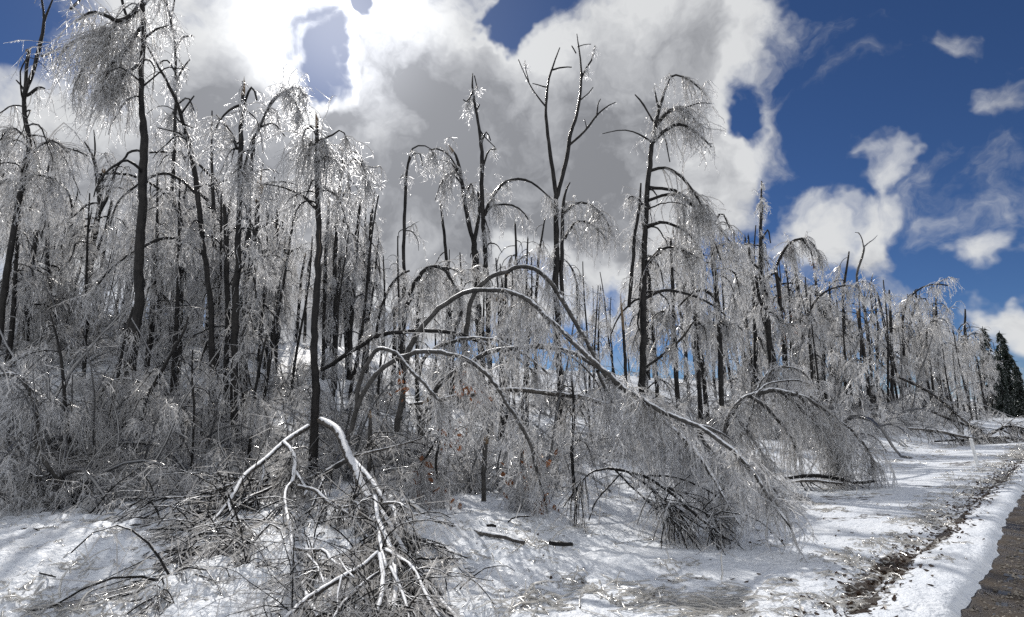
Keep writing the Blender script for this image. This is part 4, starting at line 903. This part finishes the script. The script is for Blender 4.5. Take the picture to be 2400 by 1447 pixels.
def bough(label, a, b, spread, nsub, seed, w=9, ya=None):
    """a broken bough spread on the snow: root pixel a, tip pixel b, side boughs fanning towards the tip"""
    ya = ya or 9.6; yb = min(ghit(b[0], b[1]), ya); a = np.array(a, float); b = np.array(b, float); n = np.array([-(b - a)[1], (b - a)[0]]); n = n / np.linalg.norm(n)
    def line(p, q, w0, w1, bend):
        m = (p + q) / 2 + n * bend
        return np.array([[p[0], p[1], w0], [m[0] * .5 + p[0] * .5, m[1] * .5 + p[1] * .5, w0 * .9], [m[0], m[1], (w0 + w1) / 2], [m[0] * .5 + q[0] * .5, m[1] * .5 + q[1] * .5, w1 * 1.3], [q[0], q[1], w1]])
    subs = []
    for k in range(nsub):
        f = rp.uniform(.05, .6); p = a + (b - a) * f; q = a + (b - a) * min(1.05, f + rp.uniform(.35, .7)) + n * rp.normal(0, spread); y0 = ya + (yb - ya) * f
        subs.append((line(p, q, w * .65, 2.2, rp.normal(0, 14)), y0, min(ghit(q[0], max(q[1], 1120)), y0 + .3)))
    limb_depths('fallen_branch', label, (line(a, b, w, 3, rp.normal(0, 12)), ya, yb), subs, [dict(FB, n2=170, n3=420, chips=420, L2=(.3, 1.2), droop=.8)], seed, bark='twig_dark')
bough('dark bough fanning far left at the foot of the broken tree', (700, 1105), (330, 1195), 26, 9, 301, 11, 9.9)
bough('dark bough fanning left and forward below the long snowy limb', (690, 1120), (390, 1255), 24, 10, 302, 11, 9.2)
bough('tangled dark bough reaching forward in the middle of the tangle', (700, 1130), (540, 1360), 45, 10, 303, 10, 9.2)
bough('tangled dark bough filling the gap left of the big limb', (760, 1120), (700, 1420), 60, 10, 304, 10, 9.0)
bough('dark bough under the big snowy limb, pointing at the camera', (830, 1120), (840, 1430), 55, 10, 305, 10, 8.8)
bough('dark bough to the right of the big limb, pointing forward', (880, 1170), (1000, 1420), 50, 9, 306, 9, 8.0)
bough('dark twiggy bough lying in the thicket edge at the far left', (40, 1090), (250, 1195), 30, 8, 307, 9, 10.2)
limb_depths('fallen_branch', 'fan of bare dark boughs lying on the snow under the long arch', ('1425,1098,9 1470,1105,9 1520,1122,10 1580,1165,10 1640,1215,9 1700,1262,6', 8.9, 7.2),
    [('1470,1105,7 1530,1150,7 1590,1200,6 1660,1245,5 1710,1268,3', 8.7, 7.2), ('1440,1100,6 1490,1150,6 1540,1195,5 1600,1230,4', 8.8, 7.8), ('1500,1115,6 1580,1120,6 1650,1145,5 1720,1190,4', 8.6, 8.0), ('1425,1098,6 1380,1110,5 1340,1160,4 1320,1190,3', 8.9, 8.6), ('1455,1110,6 1400,1170,5 1380,1220,4', 8.8, 8.0), ('1545,1140,6 1600,1155,6 1660,1190,5 1715,1240,4', 8.4, 7.6), ('1520,1125,5 1550,1190,5 1600,1240,3', 8.5, 7.4), ('1600,1180,5 1650,1200,4 1720,1250,3', 8.0, 7.2)],
    [dict(FB, n2=130, n3=500, chips=900, L2=(.3, 1.0), droop=1.0)], 290, bark='twig_dark')
# broken pieces caught in the thicket
for k, (a, Y, lab) in enumerate([('985,1020,16 988,990,18 992,955,18 998,945,10', 11.8, 'broken chunk of trunk hanging among the twigs in the centre'), ('1134,1130,13 1135,1085,15 1137,1050,15 1138,1035,9', 10.2, 'grey snag standing in the brush at the centre'), ('866,1090,12 866,1040,12 867,1000,11 868,975,8', 11.0, 'grey broken post of a trunk behind the big limb')]):
    tree('snag', lab, 'snag', [a], Y=Y, spl=[(0, .12)], seed=260 + k, roots=k > 0, bark='bark_grey', sides=8)

# ================================================================ a thicket of bent shrubs
def shrub_proto(seed, q, ns, Hs, n2, n3, chips, wide):
    rng = np.random.default_rng(seed)
    az = rng.uniform(0, 2 * math.pi, ns); el = rng.uniform(.75, 1.45, ns)
    D = np.stack([np.cos(az) * np.cos(el) * wide, np.sin(az) * np.cos(el) * wide, np.sin(el)], -1)
    S = np.stack([rng.normal(0, .18, ns), rng.normal(0, .18, ns), np.full(ns, -.08)], -1)
    ln = rng.uniform(*Hs, ns)
    P = grow(S, D, ln, 11, rng.uniform(.5, 2.2, ns), .10, rng, False)
    P[..., 2] = np.maximum(P[..., 2], -.08)
    st = MB(); st.tubes(P, (.007 + .0065 * ln)[:, None] * np.linspace(1.3, .4, 12)[None] * rng.uniform(.6, 1.5, (ns, 1)), 4)
    dark, ice = crown(P, rng, n2=n2, L2=(.25, .95), n3=n3, L3=(.1, .35), chips=chips, q=q, spread=.8, up=.1, droop=2.2, lo=.2, floor=False)
    return st, dark, ice
SHRUBS = []
for k, a in enumerate([(301, 1.0, 16, (1.6, 3.2), 200, 1000, 2300, .8), (302, 1.0, 14, (2.0, 4.0), 200, 1000, 2300, .9), (303, 1.0, 20, (1.2, 2.8), 190, 1000, 2100, .8), (304, 1.0, 12, (2.6, 5.0), 220, 1000, 2500, .8), (305, 1.0, 15, (1.4, 3.2), 190, 900, 2200, 1.1)]):
    st, dk, ic = shrub_proto(*a)
    SHRUBS.append((st.mesh('stems', 'twig_mid'), dk.mesh('branchlets', 'ice_twig'), ic.mesh('ice_twigs', 'ice')))
def put_shrub(k, loc, rz, sc, label, group, name='bent_shrub'):
    r = thing(name, label, 'shrub', loc, group, rz, sc)
    for nm, me in zip(('stems', 'branchlets', 'ice_twigs'), SHRUBS[k]):
        o = link(nm, me, r); o['kind'] = 'stuff'
    return r
def front_t(s):
    return np.interp(s, [-12, -2, 2, 7.5, 11, 14, 20, 40, 80, 200], [12.5, 11.5, 10.2, 7.4, 6.2, 6.0, 6.6, 7.6, 9.0, 10])
rs = np.random.default_rng(77)
REG = [(-400, 330, 'dense thicket on the left'), (330, 760, 'thicket behind the fan of twigs'), (760, 1150, 'thicket under the arches'), (1150, 1520, 'thicket right of the arches'), (1520, 1900, 'thicket beneath the ice curtain'), (1900, 3000, 'thicket along the verge on the right')]
def region(u):
    for a, b, l in REG:
        if a <= u < b: return l
    return REG[-1][2]
def proj(x, y, z):
    dy = y * math.cos(PITCH) + (z - CAMZ) * math.sin(PITCH); dz = -y * math.sin(PITCH) + (z - CAMZ) * math.cos(PITCH)
    return PW / 2 + FPX * x / dy, PH / 2 - FPX * dz / dy
nsh = 0
for k in range(112):
    u = rs.uniform(-100, 2420); a = (u - 1200) / FPX
    for _ in range(30):
        Y = rs.uniform(7, 26) if u < 1700 else rs.uniform(14, 110)
        x = a * Y; s = (x + Y) / R2; t = (Y - x) / R2; ft = front_t(s)
        if ft + .3 < t < ft + 7.5: break
    else: continue
    lab = 'bent iced shrub in the front of the ' + region(u)
    put_shrub(int(rs.integers(5)), (x, Y, hgt(x, Y) - .02), rs.uniform(0, 6.28), rs.uniform(.45, .85), lab, 'shrubs in the ' + region(u)); nsh += 1

# the undergrowth behind reads as one mass: instances of the same shrubs on points
def undergrowth():
    n = 380; pts = []; rot = []; scl = []; pk = []
    while len(pts) < n:
        u = rs.uniform(-250, 2440) if rs.random() < .8 else rs.uniform(1900, 2440); a = (u - 1200) / FPX; t = rs.uniform(8, 33) if u < 1900 else rs.uniform(7, 20); Y = t * R2 / (1 - min(a, .93)); x = a * Y; s = (x + Y) / R2
        if t < front_t(s) + (3 if u < 1900 else .5) or Y > 190: continue
        if 600 < u < 1500 and t > 24: continue
        pts.append((x, Y, float(hgt(x, Y)) - .05)); rot.append((0, 0, rs.uniform(0, 6.28))); scl.append(rs.uniform(.45, .9) if u < 1700 else rs.uniform(.9, 1.9)); pk.append(int(rs.integers(5)))
    me = bpy.data.meshes.new('undergrowth'); me.from_pydata(pts, [], [])
    for nm, ty, val in (('rot', 'FLOAT_VECTOR', rot), ('scl', 'FLOAT', scl), ('pk', 'INT', pk)):
        at_ = me.attributes.new(nm, ty, 'POINT')
        at_.data.foreach_set('vector' if ty == 'FLOAT_VECTOR' else 'value', np.array(val, np.int32 if ty == 'INT' else np.float32).ravel())
    o = link('undergrowth', me); tag(o, 'mass of grey iced twigs filling the woodland floor', 'undergrowth', kind='stuff')
    ng = bpy.data.node_groups.new('undergrowth_nodes', 'GeometryNodeTree')
    ng.interface.new_socket('Geometry', in_out='INPUT', socket_type='NodeSocketGeometry'); ng.interface.new_socket('Geometry', in_out='OUTPUT', socket_type='NodeSocketGeometry')
    N = ng.nodes; L = ng.links; gi = N.new('NodeGroupInput'); go = N.new('NodeGroupOutput')
    jn = N.new('GeometryNodeJoinGeometry')
    src = {}
    for ob in SC.objects:
        if ob.parent and ob.type == 'MESH':
            for k, tri in enumerate(SHRUBS):
                if ob.data in tri: src.setdefault((k, tri.index(ob.data)), ob)
    for k in reversed(range(5)):
        j2 = N.new('GeometryNodeJoinGeometry')
        for c in range(3):
            oi = N.new('GeometryNodeObjectInfo'); oi.transform_space = 'ORIGINAL'; oi.inputs['Object'].default_value = src[(k, c)]; L.new(oi.outputs['Geometry'], j2.inputs[0])
        g2 = N.new('GeometryNodeGeometryToInstance'); L.new(j2.outputs[0], g2.inputs[0]); L.new(g2.outputs[0], jn.inputs[0])
    ip = N.new('GeometryNodeInstanceOnPoints'); L.new(gi.outputs[0], ip.inputs['Points']); L.new(jn.outputs[0], ip.inputs['Instance']); ip.inputs['Pick Instance'].default_value = True
    def na(nm, ty):
        q = N.new('GeometryNodeInputNamedAttribute'); q.data_type = ty; q.inputs['Name'].default_value = nm; return q.outputs['Attribute']
    L.new(na('pk', 'INT'), ip.inputs['Instance Index']); L.new(na('rot', 'FLOAT_VECTOR'), ip.inputs['Rotation']); L.new(na('scl', 'FLOAT'), ip.inputs['Scale'])
    L.new(ip.outputs[0], go.inputs[0])
    md = o.modifiers.new('scatter', 'NODES'); md.node_group = ng
undergrowth()

# ================================================================ the stand of trees behind
def tree_proto(seed, H, bent):
    rng = np.random.default_rng(seed)
    n = 22; f = np.linspace(0, 1, n)
    az = rng.uniform(0, 6.28); lean = rng.uniform(-.06, .06, 2)
    P = np.stack([H * f * lean[0] + .15 * np.sin(f * 5 + seed), H * f * lean[1] + .12 * np.sin(f * 4 + seed * 2), H * f], -1)
    if bent:                     # the top arches over
        k0 = int(n * .66); L = H / (n - 1); d = np.array([0, 0, 1.0]); out = np.array([math.cos(az), math.sin(az), 0])
        for k in range(k0, n):
            d = nrm(d + out * .20 + np.array([0, 0, -1]) * .20 * (k - k0) / 4); P[k] = P[k - 1] + d * L
    R = (.115 + .04 * rng.random()) * (1 - .72 * f) + .012; R[0] *= 1.4
    P[0, 2] = -.3
    tk = MB(); tk.tubes(P, R, 8)
    B, rb = autolimbs(P, R, 26, rng, .18 if seed % 3 == 0 else .42, .98, (1.0, 2.8), droop=1.9)
    br = MB(); br.tubes(B, rb, 5)
    if rng.random() < .6 and not bent: splinter(br, P[-1], np.array([0, 0, 1.]), .05, .6, rng)
    pool = np.concatenate([B, same([P[int(n * .62):]])]) if bent else B
    dark, ice = crown(pool, rng, n2=280, L2=(.6, 2.2), n3=2000, L3=(.15, .5), chips=2600, q=1.35, floor=False)
    return H if not bent else float(P[:, 2].max()), tk.mesh('trunk', 'bark'), br.mesh('branches', 'bark'), dark.mesh('branchlets', 'ice_twig'), ice.mesh('ice_twigs', 'ice')
PROTO = [tree_proto(400 + k, 12 + (k % 3), k % 3 == 1) for k in range(9)]
def pole_proto(seed):
    rng = np.random.default_rng(seed); H = 11.0; f = np.linspace(0, 1, 16); l = rng.uniform(-.09, .09, 2)
    P = np.stack([H * f * l[0] + .12 * np.sin(f * 6 + seed), H * f * l[1], H * f], -1); P[0, 2] = -.3
    R = .095 * (1 - .7 * f) + .010; tk = MB(); tk.tubes(P, R, 7)
    B, rb = autolimbs(P, R, 9, rng, .35, .98, (.6, 1.8), elev=(.5, 1.3), droop=1.5); br = MB(); br.tubes(B, rb, 4)
    dark, ice = crown(B, rng, n2=60, L2=(.3, 1.2), n3=420, L3=(.12, .4), chips=700, q=1.3, floor=False)
    return H, tk.mesh('trunk', 'bark'), br.mesh('branches', 'bark'), dark.mesh('branchlets', 'ice_twig'), ice.mesh('ice_twigs', 'ice')
POLES = [pole_proto(450 + k) for k in range(4)]
SKY_U = [-300, 0, 150, 250, 420, 600, 700, 800, 880, 960, 1100, 1250, 1400, 1480, 1560, 1700, 1780, 1850, 1950, 2050, 2150, 2250, 2330, 2420, 2600]
SKY_V = [300, 300, 470, 440, 380, 400, 500, 430, 470, 560, 560, 520, 600, 590, 430, 500, 560, 600, 640, 640, 690, 740, 800, 850, 870]
SIDE = ['far left of the stand', 'left of the stand', 'middle of the stand', 'right middle of the stand', 'right end of the stand']
nb = 0
for k in range(335):
    u = rs.uniform(2120, 2430) if k >= 300 else rs.uniform(-110, 2420) if k % 3 else rs.choice([rs.uniform(-110, 880), rs.uniform(1700, 2420)]); a = (u - 1200) / FPX
    t = rs.uniform(12.5, 40) if u < 1900 else rs.uniform(10.0, 24)
    if k >= 300: t = rs.uniform(8.5, 13)
    Y = t * R2 / (1 - a)
    if Y > 200 or Y < 16: continue
    x = a * Y; z = float(hgt(x, Y)); H, tk, br, dk, ic = PROTO[int(rs.integers(len(PROTO)))] if rs.random() > (.45 if 560 < u < 1500 else .55 if u > 1680 else .3) else POLES[int(rs.integers(4))]
    vt = np.interp(u, SKY_U, SKY_V) + abs(rs.normal(0, 70)) + (rs.uniform(0, 90) if 880 < u < 1470 else 0)
    top = at(u, vt, Y)[2]; h = top - z
    if h < 4: continue
    sc = h / H
    if sc > 1.9: continue
    reg = SIDE[int(np.clip((u + 100) / 520, 0, 4))]
    r = thing('background_tree', 'slender iced tree among the many behind, in the ' + reg, 'tree', (x, Y, z), 'iced trees in the ' + reg, rs.uniform(0, 6.28), (sc, sc, sc))
    for nm, me in (('trunk', tk), ('branches', br), ('branchlets', dk), ('ice_twigs', ic)):
        o = link(nm, me, r)
        if nm != 'trunk': o['kind'] = 'stuff'
    nb += 1

# ================================================================ dark conifers
def conifer_mesh(seed, H, W):
    rng = np.random.default_rng(seed); tk = MB()
    z = np.linspace(-.2, H, 14); P = np.stack([.05 * np.sin(z), 0 * z, z], -1); tk.tubes(P, np.linspace(.16, .015, 14) * H / 7, 7)
    n = int(24 * H); f = np.sort(rng.uniform(.06, .98, n)); az = rng.uniform(0, 6.28, n)
    D = np.stack([np.cos(az), np.sin(az), np.full(n, .15)], -1); ln = W * (1.02 - f) ** .8 * rng.uniform(.35, 1.15, n) + .12
    B = grow(np.stack([0 * f, 0 * f, f * H], -1), D, ln, 6, 1.5, .07, rng, False)
    br = MB(); br.tubes(B, np.full((n, 1), .014) * np.linspace(1, .4, 7)[None], 3)
    m = n * 46; S, T, _, _ = pick(B, m, rng, .1, 1)
    nd_ = MB(); Dn = nrm(T * .7 + rng.normal(size=(m, 3)) * .5 + [0, 0, -.7]); nd_.chips(S, Dn, rng.uniform(.12, .32, m), rng.uniform(.02, .045, m), rng)
    m2 = n * 20; S, T, _, _ = pick(B, m2, rng, .3, 1)
    ic = MB(); ic.chips(S + [0, 0, .03], nrm(T * .5 + rng.normal(size=(m2, 3)) * .5 + [0, 0, -.6]), rng.uniform(.08, .22, m2), rng.uniform(.012, .03, m2), rng)
    return tk.mesh('trunk', 'bark'), br.mesh('branches', 'bark'), nd_.mesh('needles', 'needle'), ic.mesh('iced_needles', 'needle_ice')
CON = [conifer_mesh(500, 7.0, 1.5), conifer_mesh(501, 7.0, 1.9)]
for k, (u, vt, Y, p, lab) in enumerate([
    (2312, 765, 95, 0, 'first dark conifer at the right end of the stand'), (2352, 775, 92, 1, 'tallest dark conifer at the right edge of the picture'), (2338, 850, 86, 1, 'low dark conifer in front of the two taller ones at the right'), (2378, 850, 88, 0, 'dark conifer cut by the right edge of the picture'),
    (1862, 775, 60, 0, 'small pointed iced conifer behind the domed sapling'), (440, 560, 26, 1, 'dark conifer behind the leaning tree'), (566, 540, 27, 1, 'dark conifer behind the two broken trunks'), (212, 690, 33, 0, 'dark conifer behind the black forked trunk'), (90, 640, 24, 1, 'dark conifer behind the left-edge tree')]):
    a = (u - 1200) / FPX; x = a * Y; z = float(hgt(x, Y)); h = at(u, vt, Y)[2] - z; sc = h / 7.0; w = sc * (1.35 if k < 4 else .9)
    r = thing('conifer', lab, 'conifer', (x, Y, z), 'dark conifers', k * 1.3, (w, w, sc))
    for nm, me in zip(('trunk', 'branches', 'needles', 'iced_needles'), CON[p]):
        o = link(nm, me, r)
        if nm != 'trunk': o['kind'] = 'stuff'

# ================================================================ iced grass, leaf litter, post
def grass():
    rng = np.random.default_rng(9); mb = MB(); P0 = []; D0 = []; L0 = []; R0 = []
    def clump(x, y, n, L, r, lie=None, sp=.12):
        az = rng.uniform(0, 6.28, n); el = rng.uniform(.5, 1.4, n)
        if lie is not None: az = lie + rng.normal(0, .5, n); el = rng.uniform(.2, .9, n)
        px_ = x + rng.normal(0, sp, n); py = y + rng.normal(0, sp, n)
        P0.append(np.stack([px_, py, gz(px_, py) - .01], -1)); D0.append(np.stack([np.cos(az) * np.cos(el), np.sin(az) * np.cos(el), np.sin(el)], -1)); L0.append(rng.uniform(.5, 1.2, n) * L); R0.append(rng.uniform(.6, 1.4, n) * r)
    for (u, v, n, L, lie) in [(1290, 1380, 60, .42, None), (1240, 1390, 50, .4, None), (1330, 1330, 50, .35, None), (1540, 1360, 60, .5, 3.6), (1560, 1385, 50, .45, 3.9), (1600, 1335, 40, .3, None), (1680, 1400, 60, .6, 3.3), (1740, 1415, 60, .6, 3.4), (1760, 1380, 36, .55, 3.0), (1700, 1440, 40, .6, 3.2), (1970, 1300, 46, .22, None), (1990, 1310, 30, .2, None), (1480, 1400, 36, .4, None), (1450, 1345, 40, .35, None), (1380, 1360, 40, .35, None),
                             (1600, 1300, 30, .25, None), (1130, 1280, 30, .3, None), (1260, 1250, 50, .45, None), (1950, 1180, 60, .35, 3.8), (1920, 1160, 60, .35, 3.8), (260, 1285, 30, .3, None), (190, 1260, 30, .28, None), (170, 1345, 24, .3, None), (330, 1395, 24, .28, None), (180, 1410, 40, .3, None), (100, 1430, 50, .3, None), (60, 1400, 30, .25, None), (240, 1440, 40, .3, None), (300, 1350, 20, .25, None), (215, 1225, 40, .3, None)]:
        r = ray(u, v); Y = CAMZ / -r[2] * r[1]; clump(r[0] / r[1] * Y, Y, n // 2, L, .0085, lie)
    for k in range(560):                                                   # verge and edge of the wood
        s = rng.uniform(2.0, 34); t = rng.uniform(1.5, 8.5) if rng.random() < .6 else rng.normal(1.75, .22)
        x, y = ST(s, t)
        if abs(x) > y * 1.05 or y < 3.2: continue
        if 2.3 < t < 3.8 and rng.random() < .75: continue
        clump(x, y, int(rng.integers(6, 15)), rng.uniform(.10, .26), .0055 + .0003 * y, sp=.10)
    for k in range(150):                                                   # left foreground
        u = rng.uniform(-60, 1250); v = rng.uniform(1180, 1470); r = ray(u, v); Y = CAMZ / -r[2] * r[1]
        clump(r[0] / r[1] * Y, Y, int(rng.integers(5, 13)), rng.uniform(.08, .2), .0055, sp=.09)
    P = np.concatenate(P0); D = np.concatenate(D0); L = np.concatenate(L0); R = np.concatenate(R0); n = len(P)
    B = grow(P, D, L, 4, rng.uniform(.6, 2.4, n), .12, rng, False)
    B[..., 2] = np.maximum(B[..., 2], gz(B[..., 0], B[..., 1]) + .008)
    mb.tubes(B, R[:, None] * np.array([[1, 1, .95, .85, .5]]), 3)
    tag(link('iced_grass', mb.mesh('iced_grass', 'ice_grass')), 'straw-coloured dead grass cased in ice over the snow', 'grass', kind='stuff')
    # leaf litter in the scraped strip
    n = 2600; s = rng.uniform(1.8, 30, n); c = 1.50 + .22 * fbm(s * .5, s * 0 + 8.0, 3, 21); t = c + rng.normal(0, .16, n); x, y = ST(s, t)
    m = 500; u = rng.uniform(1000, 2000, m); v = rng.uniform(1190, 1440, m); xx = []; yy = []
    for a, b in zip(u, v):
        r = ray(a, b); Y = CAMZ / -r[2] * r[1]; xx.append(r[0] / r[1] * Y); yy.append(Y)
    x = np.concatenate([x, xx[:90]]); y = np.concatenate([y, yy[:90]])
    lb = MB(); lb.flakes(np.stack([x, y, gz(x, y) + .012], -1), rng.uniform(.014, .035, len(x)), rng, .5, .35)
    # splinters of ice shed on to the crust
    n = 3000; u = rng.uniform(-100, 2200, n); v = 1447 - 300 * rng.random(n) ** 1.2; rx = np.array([ray(a, b) for a, b in zip(u, v)]); Yk = CAMZ / -rx[:, 2] * rx[:, 1]; x2 = rx[:, 0] / rx[:, 1] * Yk; t2 = (Yk - x2) / R2
    ok = (t2 > 1.7) & (Yk < 13); x2 = x2[ok]; y2 = Yk[ok]; n = len(x2); az = rng.uniform(0, 6.28, n)
    ib = MB(); ib.chips(np.stack([x2, y2, gz(x2, y2) + .008], -1), np.stack([np.cos(az), np.sin(az), rng.normal(0, .25, n)], -1), rng.uniform(.03, .14, n), rng.uniform(.006, .014, n), rng)
    tag(link('fallen_ice', ib.mesh('fallen_ice', 'ice', False)), 'slivers of fallen ice strewn over the snow crust', 'ice', kind='stuff')
    tag(link('leaf_litter', lb.mesh('leaf_litter', 'litter', False)), 'dark wet leaves along the scraped strip beside the snowbank', 'leaf litter', kind='stuff')
grass()
def post():
    Y = ghit(2292, 1096); b = at(2292, 1098, Y); b[2] = float(gz(b[0], b[1])); tp = at(2275, 1028, Y * 1.0)
    root = thing('marker_post', 'slim white plastic marker post leaning left on the snowy verge', 'post', b)
    d = tp - b; P = np.stack([b - d * .15, b + d * .5, b + d * .93]); m = MB(); m.tubes(P, np.array([.042, .042, .042]), 10); collect(root, b, [('shaft', m, 'post')])
    m = MB(); m.tubes(np.stack([b + d * .93, b + d * .97, b + d]), np.array([.046, .046, .036]), 10); collect(root, b, [('cap', m, 'post')])
post()

# ================================================================ labels that single out the many
WORDS = ['first', 'second', 'third', 'fourth', 'fifth', 'sixth', 'seventh', 'eighth', 'ninth', 'tenth', 'eleventh', 'twelfth', 'thirteenth', 'fourteenth', 'fifteenth', 'sixteenth', 'seventeenth', 'eighteenth', 'nineteenth', 'twentieth'] + ['twenty-' + q for q in ('first', 'second', 'third', 'fourth', 'fifth', 'sixth', 'seventh', 'eighth', 'ninth')] + ['thirtieth'] + ['thirty-' + q for q in ('first', 'second', 'third', 'fourth', 'fifth', 'sixth', 'seventh', 'eighth', 'ninth')] + ['fortieth'] + ['forty-' + q for q in ('first', 'second', 'third', 'fourth', 'fifth', 'sixth', 'seventh', 'eighth', 'ninth')]
MARKS = [(-900, 'beyond the left picture edge'), (20, 'the left-edge tree'), (205, 'the left forked trunk'), (300, 'the thick broken trunk'), (558, 'the splintered spike'), (740, 'the split trunk'), (947, 'the cane-shaped pole'), (1125, 'the black forked trunk'), (1304, 'the tall forked tree'), (1508, 'the large leaning tree'), (1690, 'the wavy dark trunk'), (1800, 'the ice-crusted spire'), (1925, 'the brown iced clump'), (2025, 'the pale crooked tree'), (2150, 'the snapped pole'), (2262, 'the last slim spire')]
def ordinal(prefix, fmt, group):
    obs = sorted([o for o in SC.objects if o.name.split('.')[0] == prefix], key=lambda o: proj(*o.location)[0]); cnt = {}
    for o in obs:
        u = proj(*o.location)[0]; m = [b for a, b in MARKS if a <= u][-1]; cnt[m] = cnt.get(m, 0) + 1
        k = cnt[m] - 1; w = WORDS[k] if k < len(WORDS) else 'farthest'
        o['label'] = fmt.format(w, m); o['group'] = group
ordinal('background_tree', '{} slender iced tree counted rightward from {} in the stand behind', 'slender iced trees in the stand behind')
ordinal('bent_shrub', '{} bent iced shrub counted rightward from {} along the thicket front', 'bent iced shrubs along the thicket front')
print('TRIS', TRIS[0], 'shrubs', nsh, 'trees', nb)
